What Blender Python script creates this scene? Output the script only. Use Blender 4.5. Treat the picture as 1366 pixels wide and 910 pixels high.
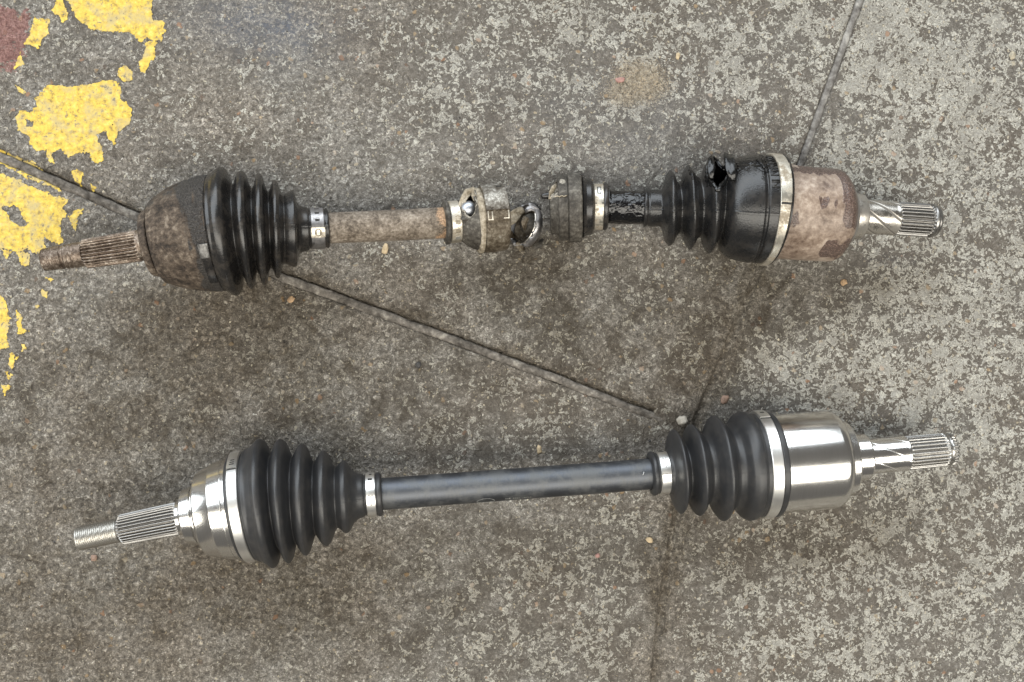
import bpy, bmesh, math, random
import numpy as np
from mathutils import Vector, Matrix

random.seed(7); rng = np.random.default_rng(7)
scene = bpy.context.scene
COL = scene.collection
for o in list(bpy.data.objects): bpy.data.objects.remove(o)

# ------------------------------------------------------------------ camera
S = 0.00055                      # metres per photograph pixel on the floor
F = 1400.0                       # focal length in photograph pixels
IW, IH = 1366, 910
H = F * S
CAM = np.array([(570 - 683) * S, -(470 - 455) * S, H])
fw = -CAM / np.linalg.norm(CAM)
DIST = float(np.linalg.norm(CAM))
rt = np.array([1.0, 0, 0]); rt = rt - fw * rt.dot(fw); rt /= np.linalg.norm(rt)
up = np.cross(rt, fw)
cd = bpy.data.cameras.new('camera'); cam = bpy.data.objects.new('camera', cd); COL.objects.link(cam)
cam.matrix_world = Matrix(((rt[0], up[0], -fw[0], CAM[0]), (rt[1], up[1], -fw[1], CAM[1]), (rt[2], up[2], -fw[2], CAM[2]), (0, 0, 0, 1)))
cd.sensor_width = 36; cd.lens = F / IW * 36; cd.clip_start = 0.02; cd.clip_end = 60
scene.camera = cam

# ------------------------------------------------------------------ light
w = bpy.data.worlds.new('World'); scene.world = w; w.use_nodes = True
bg = w.node_tree.nodes['Background']; bg.inputs[0].default_value = (1.0, 0.95, 0.88, 1); bg.inputs[1].default_value = 0.15
def area(name, loc, target, sx, sy, power, col):
    l = bpy.data.lights.new(name, 'AREA'); l.shape = 'RECTANGLE'; l.size = sx; l.size_y = sy; l.energy = power; l.color = col
    o = bpy.data.objects.new(name, l); COL.objects.link(o); o.location = loc
    o.rotation_euler = (Vector(target) - Vector(loc)).to_track_quat('-Z', 'Y').to_euler(); return o
area('doorway_daylight', (-1.5, 2.8, 2.1), (-0.2, 0, 0.3), 9.5, 3.0, 425, (0.88, 0.945, 1.0))
area('skylight', (-0.7, -1.2, 2.5), (-0.7, -1.2, 0), 9.0, 1.8, 300, (1.0, 0.955, 0.86)).rotation_euler = (0, 0, 0)
scene.view_settings.view_transform = 'Standard'; scene.view_settings.look = 'None'
scene.view_settings.exposure = 0.0; scene.view_settings.gamma = 1.0; scene.view_settings.use_curve_mapping = False

# ------------------------------------------------------------------ picture -> place
def world(px, py, z=0.0):
    d = fw * F + rt * (px - IW / 2) - up * (py - IH / 2)
    t = (z - CAM[2]) / d[2]
    return CAM + d * t
def to_px(x, y, z=0.0):                       # arrays of floor points -> photograph pixels (used once to lay out stains and painted shade)
    vx, vy, vz = x - CAM[0], y - CAM[1], z - CAM[2]
    dep = vx * fw[0] + vy * fw[1] + vz * fw[2]
    return (IW / 2 + F * (vx * rt[0] + vy * rt[1] + vz * rt[2]) / dep, IH / 2 - F * (vx * up[0] + vy * up[1] + vz * up[2]) / dep)
def mpp(p): return float((np.asarray(p) - CAM).dot(fw)) / F

# ------------------------------------------------------------------ numpy noise
_perm = rng.permutation(512); _perm = np.concatenate([_perm, _perm]); _ang = rng.random(512) * 2 * math.pi
_gx, _gy = np.cos(_ang), np.sin(_ang)
def pnoise(x, y):
    xi = np.floor(x).astype(int); yi = np.floor(y).astype(int); xf = x - xi; yf = y - yi
    u = xf * xf * xf * (xf * (xf * 6 - 15) + 10); v = yf * yf * yf * (yf * (yf * 6 - 15) + 10)
    def g(ix, iy, dx, dy):
        h = _perm[(_perm[ix & 511] + iy) & 511]; return _gx[h] * dx + _gy[h] * dy
    a = g(xi, yi, xf, yf); b = g(xi + 1, yi, xf - 1, yf); c = g(xi, yi + 1, xf, yf - 1); d = g(xi + 1, yi + 1, xf - 1, yf - 1)
    return (a + u * (b - a)) + v * ((c + u * (d - c)) - (a + u * (b - a)))
def fbm(x, y, oct=4, gain=0.5):
    s = 0; a = 1.0; t = 0
    for k in range(oct):
        s = s + a * pnoise(x * 2 ** k + 17.3 * k, y * 2 ** k - 9.1 * k); t += a; a *= gain
    return s / t
def sstep(a, b, x):
    t = np.clip((x - a) / (b - a), 0, 1); return t * t * (3 - 2 * t)
def pchip(xs, ys):
    xs = np.array(xs, float); ys = np.array(ys, float); h = np.diff(xs); d = np.diff(ys) / h
    m = np.zeros_like(xs)
    for i in range(1, len(xs) - 1):
        if d[i - 1] * d[i] > 0:
            w1, w2 = 2 * h[i] + h[i - 1], h[i] + 2 * h[i - 1]; m[i] = (w1 + w2) / (w1 / d[i - 1] + w2 / d[i])
    m[0], m[-1] = d[0], d[-1]
    def f(q):
        q = np.asarray(q, float); i = np.clip(np.searchsorted(xs, q) - 1, 0, len(h) - 1)
        t = (q - xs[i]) / h[i]
        return ((1 + 2 * t) * (1 - t) ** 2 * ys[i] + t * (1 - t) ** 2 * h[i] * m[i] + t * t * (3 - 2 * t) * ys[i + 1] + t * t * (t - 1) * h[i] * m[i + 1])
    return f

# ------------------------------------------------------------------ material helpers
class NT:
    def __init__(s, name):
        s.m = bpy.data.materials.new(name); s.m.use_nodes = True; s.t = s.m.node_tree
        s.b = s.t.nodes['Principled BSDF']
    def n(s, typ, **kw):
        nd = s.t.nodes.new(typ)
        for k, v in kw.items(): setattr(nd, k, v)
        return nd
    def set(s, sock, v):
        if isinstance(v, bpy.types.NodeSocket): s.t.links.new(v, sock)
        else:
            if hasattr(sock.default_value, '__len__') and len(sock.default_value) == 4 and len(v) == 3: v = (*v, 1)
            sock.default_value = v
    def obj(s): return s.n('ShaderNodeTexCoord').outputs['Object']
    def uv(s): return s.n('ShaderNodeTexCoord').outputs['UV']
    def attr(s, name): return s.n('ShaderNodeAttribute', attribute_name=name)
    def mapv(s, v, scale):
        nd = s.n('ShaderNodeMapping'); s.set(nd.inputs[0], v); nd.inputs['Scale'].default_value = scale; return nd.outputs[0]
    def noise(s, v, scale, detail=3, rough=0.5, dist=0.0, out=0):
        nd = s.n('ShaderNodeTexNoise'); s.set(nd.inputs['Vector'], v); nd.inputs['Scale'].default_value = scale
        nd.inputs['Detail'].default_value = detail; nd.inputs['Roughness'].default_value = rough; nd.inputs['Distortion'].default_value = dist
        return nd.outputs[out]
    def vor(s, v, scale, feature='F1'):
        nd = s.n('ShaderNodeTexVoronoi', feature=feature); s.set(nd.inputs['Vector'], v); nd.inputs['Scale'].default_value = scale; return nd
    def math(s, op, a, b=0.0, c=None, clamp=False):
        nd = s.n('ShaderNodeMath', operation=op, use_clamp=clamp); s.set(nd.inputs[0], a); s.set(nd.inputs[1], b)
        if c is not None: s.set(nd.inputs[2], c)
        return nd.outputs[0]
    def step(s, x, a, b, lo=0.0, hi=1.0):
        nd = s.n('ShaderNodeMapRange', interpolation_type='SMOOTHSTEP'); s.set(nd.inputs[0], x)
        for i, v in zip((1, 2, 3, 4), (a, b, lo, hi)): s.set(nd.inputs[i], v)
        return nd.outputs[0]
    def ramp(s, x, stops):
        nd = s.n('ShaderNodeValToRGB'); s.set(nd.inputs[0], x); e = nd.color_ramp.elements
        while len(e) < len(stops): e.new(0.5)
        for k, (p, c) in zip(e, stops): k.position = p; k.color = (*c, 1) if len(c) == 3 else c
        return nd.outputs[0]
    def mix(s, f, a, b, mode='MIX'):
        nd = s.n('ShaderNodeMix', data_type='RGBA', blend_type=mode); s.set(nd.inputs[0], f); s.set(nd.inputs[6], a); s.set(nd.inputs[7], b); return nd.outputs[2]
    def sep(s, c):
        nd = s.n('ShaderNodeSeparateColor'); s.set(nd.inputs[0], c); return nd.outputs
    def bump(s, h, dist=0.001, strength=1.0):
        nd = s.n('ShaderNodeBump'); s.set(nd.inputs['Height'], h); nd.inputs['Distance'].default_value = dist; nd.inputs['Strength'].default_value = strength
        s.set(s.b.inputs['Normal'], nd.outputs[0])
    def out(s, color=None, rough=None, metal=None, spec=None, coat=None):
        for k, v in (('Base Color', color), ('Roughness', rough), ('Metallic', metal), ('Specular IOR Level', spec), ('Coat Weight', coat)):
            if v is not None: s.set(s.b.inputs[k], v)
        return s.m

def mat_concrete():
    t = NT('worn_concrete'); P = t.obj()
    a = t.attr('mask'); r, g, b = t.sep(a.outputs['Color'])[:3]; al = a.outputs['Alpha']
    warp = t.noise(P, 210, 3, 0.6, 0, 1)
    vadd = t.n('ShaderNodeVectorMath', operation='MULTIPLY_ADD'); t.set(vadd.inputs[0], warp); vadd.inputs[1].default_value = (0.006,) * 3; t.set(vadd.inputs[2], P)
    PW = vadd.outputs[0]
    grain = t.noise(PW, 330, 4, 0.66, 0.5); fine = t.noise(P, 900, 3, 0.65); mid = t.noise(PW, 95, 5, 0.60, 0.5); big = t.noise(P, 11, 4, 0.6)
    worm = t.noise(PW, 225, 3, 0.55, 1.2); wormf = t.noise(PW, 480, 2, 0.5, 0.8)
    lum = t.math('MULTIPLY_ADD', fine, 0.38, t.math('MULTIPLY', grain, 0.62))
    base = t.ramp(lum, [(0.34, (0.042, 0.038, 0.034)), (0.43, (0.118, 0.110, 0.098)), (0.505, (0.190, 0.178, 0.160)), (0.57, (0.30, 0.287, 0.262)), (0.64, (0.57, 0.555, 0.52))])
    base = t.mix(t.step(r, 0.24, 0.48, 0.0, 0.88), base, t.mix(0.74, base, (0.098, 0.087, 0.074)))
    base = t.mix(t.step(big, 0.35, 0.7), base, t.mix(1.0, base, (0.90, 0.85, 0.80), 'MULTIPLY'))
    # pale cement skin left in patches, broken fine everywhere and coarser where much is left
    sk = t.math('ADD', t.math('MULTIPLY', mid, 0.50), t.math('MULTIPLY_ADD', worm, 0.72, t.math('MULTIPLY', wormf, 0.38)))
    sk = t.math('ADD', sk, t.math('MULTIPLY', t.math('SUBTRACT', r, 0.5), 0.42))
    skm = t.math('MULTIPLY', t.step(sk, 0.835, 0.870), t.step(t.noise(P, 30, 4, 0.6), 0.30, 0.62, 0.72, 1.0))
    skc = t.ramp(t.math('SUBTRACT', sk, 0.3), [(0.53, (0.46, 0.445, 0.39)), (0.565, (0.66, 0.645, 0.575)), (0.60, (0.50, 0.488, 0.44)), (0.65, (0.26, 0.25, 0.228)), (0.72, (0.38, 0.373, 0.34))])
    skc = t.mix(t.step(lum, 0.38, 0.50), t.mix(1.0, skc, (0.66, 0.64, 0.61), 'MULTIPLY'), skc)
    col = t.mix(t.math('MULTIPLY', skm, 0.92), base, skc)
    # stones showing in the surface
    v1 = t.vor(PW, 190); rr, gg, bb = t.sep(v1.outputs['Color'])[:3]
    ag = t.math('MULTIPLY', t.step(rr, 0.92, 0.925), t.step(v1.outputs['Distance'], 0.38, 0.26))
    agc = t.ramp(gg, [(0.0, (0.42, 0.38, 0.30)), (0.35, (0.30, 0.20, 0.10)), (0.6, (0.52, 0.50, 0.44)), (0.8, (0.34, 0.19, 0.11)), (1.0, (0.06, 0.055, 0.05))])
    col = t.mix(t.math('MULTIPLY', ag, 0.72), col, agc)
    v2 = t.vor(PW, 480); r2 = t.sep(v2.outputs['Color'])
    ag2 = t.math('MULTIPLY', t.step(r2[0], 0.93, 0.94), t.step(v2.outputs['Distance'], 0.42, 0.3))
    col = t.mix(t.math('MULTIPLY', ag2, 0.8), col, t.ramp(r2[1], [(0, (0.50, 0.47, 0.38)), (0.6, (0.40, 0.34, 0.24)), (1, (0.62, 0.60, 0.55))]))
    # oil and dirt soaked in with painted shade below the old joint, blueing, loose sand, red paint remains
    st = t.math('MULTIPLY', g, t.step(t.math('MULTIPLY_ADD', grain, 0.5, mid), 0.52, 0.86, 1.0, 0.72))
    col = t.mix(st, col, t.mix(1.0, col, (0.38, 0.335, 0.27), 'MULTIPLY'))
    col = t.mix(t.math('MULTIPLY', al, t.step(lum, 0.62, 0.42, 0.25, 1.0)), col, (0.095, 0.105, 0.13))
    sd = t.math('MULTIPLY', t.step(t.math('MULTIPLY_ADD', fine, 1.3, b), 0.95, 1.15), 0.85)
    col = t.mix(sd, col, t.ramp(lum, [(0.40, (0.075, 0.062, 0.046)), (0.50, (0.21, 0.178, 0.135)), (0.60, (0.42, 0.375, 0.30))]))
    rd = t.attr('red').outputs['Fac']
    rm = t.math('MULTIPLY', t.step(t.math('MULTIPLY_ADD', t.math('SUBTRACT', t.noise(PW, 120, 5, 0.7), 0.5), 3.6, rd), 0.50, 0.58), t.step(rd, 0.02, 0.15, 0.0, 0.8))
    col = t.mix(rm, col, t.mix(t.step(lum, 0.4, 0.6), (0.13, 0.055, 0.05), (0.27, 0.135, 0.12)))
    hgt = t.math('ADD', t.math('MULTIPLY_ADD', grain, 1.2, t.math('MULTIPLY', fine, 0.55)), t.math('ADD', t.math('MULTIPLY', skm, 0.30), t.math('MULTIPLY', ag, 0.3)))
    t.bump(hgt, 0.0034, 0.8)
    rough = t.math('SUBTRACT', 0.86, t.math('MULTIPLY', g, 0.26))
    return t.out(col, rough, 0.0, 0.35)

def mat_paint():
    t = NT('yellow_road_paint'); P = t.obj()
    gr = t.noise(P, 260, 5, 0.7); fi = t.noise(P, 1200, 2, 0.6); bg_ = t.noise(P, 40, 4, 0.6)
    col = t.ramp(gr, [(0.34, (0.21, 0.145, 0.04)), (0.44, (0.42, 0.295, 0.048)), (0.56, (0.53, 0.385, 0.06)), (0.68, (0.58, 0.45, 0.13))])
    col = t.mix(t.step(t.noise(P, 75, 5, 0.7), 0.44, 0.66, 0.0, 0.85), col, (0.34, 0.28, 0.14))
    sp = t.math('MULTIPLY', t.step(t.noise(P, 300, 4, 0.75), 0.57, 0.64), t.step(bg_, 0.36, 0.56))
    col = t.mix(t.math('MULTIPLY', sp, 0.85), col, (0.12, 0.105, 0.08))
    t.bump(t.math('MULTIPLY_ADD', gr, 1.0, t.math('MULTIPLY', fi, 0.5)), 0.0005, 0.5)
    return t.out(col, 0.62, 0.0, 0.4)

def mat_rubber(name, base, rough, dust, dustcol=(0.12, 0.10, 0.08), coat=0.0, lump=0.0):
    t = NT(name); P = t.obj(); a = t.attr('mask').outputs['Fac']
    n1 = t.noise(P, 120, 5, 0.65); n2 = t.noise(P, 900, 2, 0.6)
    d = t.math('MULTIPLY', t.step(t.math('MULTIPLY_ADD', n2, 0.25, n1), 0.55, 0.85), dust)
    col = t.mix(d, base, dustcol)
    sp = t.step(t.vor(P, 420).outputs['Distance'], 0.10, 0.05)
    col = t.mix(t.math('MULTIPLY', sp, dust), col, (0.3, 0.27, 0.22))
    r = t.math('ADD', t.math('MULTIPLY', n1, 0.22), rough - 0.11)
    if lump:
        wet = t.step(t.math('MULTIPLY_ADD', t.math('SUBTRACT', t.noise(P, 190, 3, 0.6), 0.5), 0.9, a), 0.42, 0.58)
        r = t.math('MULTIPLY_ADD', wet, t.math('SUBTRACT', 0.05, r), r)
        h = t.math('ADD', t.math('MULTIPLY', n2, 0.12), t.math('MULTIPLY', t.math('MULTIPLY', wet, t.noise(P, 210, 2, 0.5, 0.5)), lump))
        t.bump(h, 0.0018, 0.8)
        col = t.mix(wet, col, (0.004, 0.004, 0.0045))
    else: t.bump(t.math('MULTIPLY_ADD', n2, 0.5, t.math('MULTIPLY', n1, 0.12)), 0.0002, 0.6)
    return t.out(col, r, 0.0, 0.5, coat)

def mat_steel(name, base, rough, grime=0.0, grimecol=(0.09, 0.06, 0.04), brush=0.5, bdist=0.00006):
    t = NT(name); P = t.obj(); U = t.uv(); a = t.attr('mask').outputs['Fac']
    br = t.noise(t.mapv(U, (3.0, 2600, 1)), 1.0, 4, 0.7); n1 = t.noise(P, 70, 5, 0.65); n2 = t.noise(P, 700, 3, 0.6)
    col = t.mix(t.step(br, 0.3, 0.7, 0.0, 0.32), base, tuple(c * 0.68 for c in base))
    g = t.math('MULTIPLY', t.step(t.math('MULTIPLY_ADD', n2, 0.4, n1), 0.60, 0.85), grime)
    g = t.math('MAXIMUM', g, t.math('MULTIPLY', a, 0.9))
    col = t.mix(g, col, grimecol)
    r = t.math('ADD', t.math('MULTIPLY', t.math('ADD', br, t.math('MULTIPLY', t.math('SUBTRACT', n1, 0.5), 0.4)), 0.18), t.math('MULTIPLY_ADD', g, 0.4, rough - 0.10))
    t.bump(t.math('MULTIPLY_ADD', n2, 0.25, t.math('MULTIPLY', br, brush)), bdist, 0.6)
    return t.out(col, r, t.math('SUBTRACT', 1.0, t.math('MULTIPLY', g, 0.85)))

def mat_rust(name, cols, maskcol=(0.03, 0.022, 0.02), rough=0.78, scale=1.0, metal=0.0, bump=0.0012, mthr=0.5, spec=0.3):
    t = NT(name); P = t.obj(); a = t.attr('mask').outputs['Fac']
    n1 = t.noise(P, 75 * scale, 6, 0.68, 0.3); n2 = t.noise(P, 420 * scale, 4, 0.65); n3 = t.noise(P, 1300, 2, 0.5)
    x = t.math('MULTIPLY_ADD', n2, 0.45, t.math('MULTIPLY', n1, 0.55))
    col = t.ramp(x, [(0.375 + 0.25 * i / (len(cols) - 1), c) for i, c in enumerate(cols)])
    m = t.step(t.math('MULTIPLY_ADD', t.math('SUBTRACT', n1, 0.5), 0.7, t.math('MULTIPLY_ADD', t.math('SUBTRACT', n2, 0.5), 0.35, a)), mthr - 0.07, mthr + 0.08)
    col = t.mix(m, col, t.mix(t.math('MULTIPLY', t.step(n3, 0.4, 0.65), t.step(n2, 0.35, 0.65, 0.4, 1.0)), maskcol, tuple(c * 2.6 for c in maskcol)))
    col = t.mix(t.step(n3, 0.62, 0.72, 0.0, 0.35), col, cols[-1])
    t.bump(t.math('ADD', t.math('MULTIPLY_ADD', n2, 1.0, t.math('MULTIPLY', n3, 0.5)), t.math('MULTIPLY', m, t.math('MULTIPLY_ADD', t.noise(P, 700, 2, 0.6), 1.4, -0.35))), bump, 0.75)
    return t.out(col, t.math('SUBTRACT', rough, t.math('MULTIPLY', m, 0.18)), metal, spec)

def mat_plain(name, col, rough=0.7, metal=0.0, var=0.5, bump=0.0006, scale=260):
    t = NT(name); P = t.obj(); n1 = t.noise(P, scale, 5, 0.65)
    c = t.mix(t.step(n1, 0.3, 0.7), tuple(x * (1 - var) for x in col), tuple(x * (1 + var * 0.6) for x in col))
    t.bump(n1, bump, 0.7); return t.out(c, rough, metal)

M = dict(
    concrete=mat_concrete(), paint=mat_paint(),
    rubber_new=mat_rubber('new_black_rubber', (0.0185, 0.019, 0.0205), 0.41, 0.09),
    rubber_old=mat_rubber('old_black_rubber', (0.011, 0.0105, 0.0105), 0.27, 0.22),
    rubber_wet=mat_rubber('greasy_black_rubber', (0.010, 0.010, 0.0105), 0.28, 0.12, lump=1.0),
    grease=mat_rubber('thick_black_grease', (0.004, 0.004, 0.0045), 0.10, 0.0, lump=1.2),
    rubber_dry=mat_rust('worn_grey_rubber', [(0.018, 0.0155, 0.0125), (0.040, 0.035, 0.029), (0.070, 0.063, 0.053), (0.145, 0.134, 0.115)], maskcol=(0.17, 0.155, 0.13), rough=0.6, bump=0.0006),
    steel=mat_steel('bright_machined_steel', (0.80, 0.79, 0.765), 0.19, 0.0),
    steel_dark=mat_steel('dark_oiled_steel', (0.46, 0.45, 0.44), 0.26, 0.25, (0.04, 0.035, 0.03)),
    steel_old=mat_steel('greasy_old_steel', (0.55, 0.52, 0.47), 0.24, 0.35, (0.035, 0.028, 0.022)),
    roller=mat_steel('dull_roller_steel', (0.42, 0.44, 0.48), 0.42, 0.1, (0.1, 0.09, 0.08), 0.0),
    spline_left=mat_steel('dark_spline_steel', (0.30, 0.292, 0.28), 0.30, 0.2, (0.03, 0.026, 0.022), 0.0, 0.00001),
    steel_thread=mat_steel('cut_thread_steel', (0.55, 0.535, 0.50), 0.40, 0.0, (0.03, 0.026, 0.022), 0.0, 0.00001),
    steel_spline=mat_steel('phosphated_spline_steel', (0.46, 0.45, 0.43), 0.27, 0.25, (0.03, 0.026, 0.022)),
    zinc=mat_steel('bright_zinc_strip', (0.86, 0.855, 0.83), 0.33, 0.05, (0.35, 0.33, 0.28), 0.15),
    zinc_old=mat_steel('dirty_zinc_strip', (0.70, 0.66, 0.57), 0.36, 0.85, (0.16, 0.12, 0.075), 0.15),
    zinc_grey=mat_steel('tarnished_strip', (0.34, 0.33, 0.33), 0.38, 0.5, (0.06, 0.05, 0.045), 0.15),
    bar_new=mat_steel('dark_painted_bar', (0.098, 0.104, 0.116), 0.50, 0.22, (0.20, 0.195, 0.17), 0.1, 0.00008),
    rust_bar=mat_rust('rusty_bar', [(0.045, 0.034, 0.025), (0.110, 0.088, 0.067), (0.19, 0.158, 0.126), (0.30, 0.26, 0.215)], maskcol=(0.20, 0.130, 0.080), rough=0.62, scale=1.3, bump=0.0008),
    rust_bell=mat_rust('crusted_rusty_iron', [(0.014, 0.0105, 0.008), (0.042, 0.031, 0.023), (0.092, 0.070, 0.052), (0.20, 0.165, 0.13)], maskcol=(0.026, 0.0235, 0.0215), rough=0.75, scale=0.8, bump=0.0026),
    rust_stub=mat_rust('rusty_stub_steel', [(0.05, 0.036, 0.027), (0.115, 0.087, 0.067), (0.205, 0.163, 0.13), (0.40, 0.35, 0.30)], maskcol=(0.10, 0.07, 0.055), rough=0.40, scale=1.5, metal=0.75, bump=0.0005),
    rust_pink=mat_rust('pale_rust_film', [(0.085, 0.055, 0.039), (0.165, 0.120, 0.090), (0.245, 0.188, 0.147), (0.37, 0.305, 0.25)], maskcol=(0.058, 0.039, 0.032), rough=0.44, scale=0.65, bump=0.0005, spec=0.5),
    worn_metal=mat_rust('worn_scraped_metal', [(0.035, 0.028, 0.020), (0.105, 0.092, 0.075), (0.20, 0.185, 0.160), (0.34, 0.33, 0.30)], maskcol=(0.26, 0.25, 0.225), rough=0.42, metal=0.35, bump=0.0005),
    brown_metal=mat_rust('rust_browned_can', [(0.022, 0.016, 0.010), (0.070, 0.054, 0.036), (0.13, 0.108, 0.080), (0.24, 0.215, 0.17)], maskcol=(0.26, 0.25, 0.225), rough=0.5, metal=0.3, bump=0.0008),
    tan=mat_rust('torn_tan_sleeve', [(0.075, 0.06, 0.042), (0.19, 0.16, 0.115), (0.30, 0.26, 0.20), (0.44, 0.40, 0.33)], rough=0.7, bump=0.0008),
    cord=mat_rust('dusty_sealing_cord', [(0.028, 0.024, 0.020), (0.070, 0.062, 0.053), (0.125, 0.112, 0.098), (0.25, 0.23, 0.20)], rough=0.9, scale=0.6, bump=0.0012),
    strip=mat_rust('grey_joint_strip', [(0.045, 0.041, 0.038), (0.10, 0.094, 0.088), (0.165, 0.158, 0.149), (0.29, 0.28, 0.26)], rough=0.85, scale=0.6, bump=0.0009),
    wet_black=mat_plain('wet_black_grease', (0.006, 0.006, 0.006), 0.12),
    lug_dirty=mat_rust('grimy_lug_steel', [(0.03, 0.028, 0.025), (0.075, 0.072, 0.068), (0.13, 0.126, 0.12), (0.26, 0.255, 0.245)], rough=0.42, metal=0.4, bump=0.0004),
    dark=mat_plain('recess_shade_black', (0.012, 0.011, 0.010), 0.7),  # near-black colour stands in for the shade inside slots, gaps and hollows
    dent=mat_plain('shaded_dent_steel', (0.30, 0.29, 0.27), 0.5, 0.8),
    scribe=mat_plain('faint_pale_stamp', (0.20, 0.20, 0.19), 0.6),
    pebble=mat_plain('pale_pebble', (0.34, 0.31, 0.26), 0.8, var=0.3), tanstone=mat_plain('tan_chip', (0.40, 0.315, 0.20), 0.75, var=0.3),
    orange=mat_plain('orange_chip', (0.31, 0.205, 0.115), 0.75, var=0.35), redchip=mat_plain('red_chip', (0.30, 0.17, 0.145), 0.75, var=0.3),
    brownchip=mat_plain('brown_chip', (0.21, 0.14, 0.105), 0.8, var=0.3), darkchip=mat_plain('dark_chip', (0.028, 0.026, 0.025), 0.6, var=0.4),
    grit=mat_plain('pale_grit', (0.38, 0.34, 0.26), 0.85, var=0.5, scale=90), sand=mat_plain('brown_sand', (0.30, 0.245, 0.17), 0.9, var=0.6, scale=150),
)

# ------------------------------------------------------------------ object helpers
def link(name, me, mat=None, parent=None, label=None, kind=None):
    o = bpy.data.objects.new(name, me); COL.objects.link(o)
    if mat: me.materials.append(M[mat] if isinstance(mat, str) else mat)
    if parent: o.parent = parent
    if label: o['label'] = label
    if kind: o['kind'] = kind
    return o
def thing(name, label, cat, group=None, kind=None):
    o = bpy.data.objects.new(name, None); o.empty_display_size = 0.05; COL.objects.link(o)
    if label: o['label'] = label
    if cat: o['category'] = cat
    if group: o['group'] = group
    if kind: o['kind'] = kind
    return o
def mesh(name, V, Fc, smooth=True, sharp=None, attr=None, uv=None):
    me = bpy.data.meshes.new(name); V = np.asarray(V, np.float32)
    if isinstance(Fc, np.ndarray) and Fc.ndim == 2:
        k = Fc.shape[1]
        me.vertices.add(len(V)); me.vertices.foreach_set('co', V.ravel())
        me.loops.add(Fc.size); me.loops.foreach_set('vertex_index', Fc.astype(np.int32).ravel())
        me.polygons.add(len(Fc)); me.polygons.foreach_set('loop_start', np.arange(0, Fc.size, k, dtype=np.int32))
        me.update(calc_edges=True); me.validate()
    else:
        me.from_pydata([tuple(map(float, v)) for v in V], [], [tuple(int(i) for i in f) for f in Fc])
    me.polygons.foreach_set('use_smooth', [smooth] * len(me.polygons))
    if sharp: me.set_sharp_from_angle(angle=math.radians(sharp))
    if attr is not None and len(attr) == len(me.vertices):
        at = me.attributes.new('mask', 'FLOAT', 'POINT'); at.data.foreach_set('value', np.asarray(attr, np.float32))
    if uv is not None and len(uv) == len(me.vertices):
        ul = me.uv_layers.new(name='UVMap'); li = np.zeros(len(me.loops), np.int32); me.loops.foreach_get('vertex_index', li)
        ul.data.foreach_set('uv', np.asarray(uv, np.float32)[li].ravel())
    me.update(); return me

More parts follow.
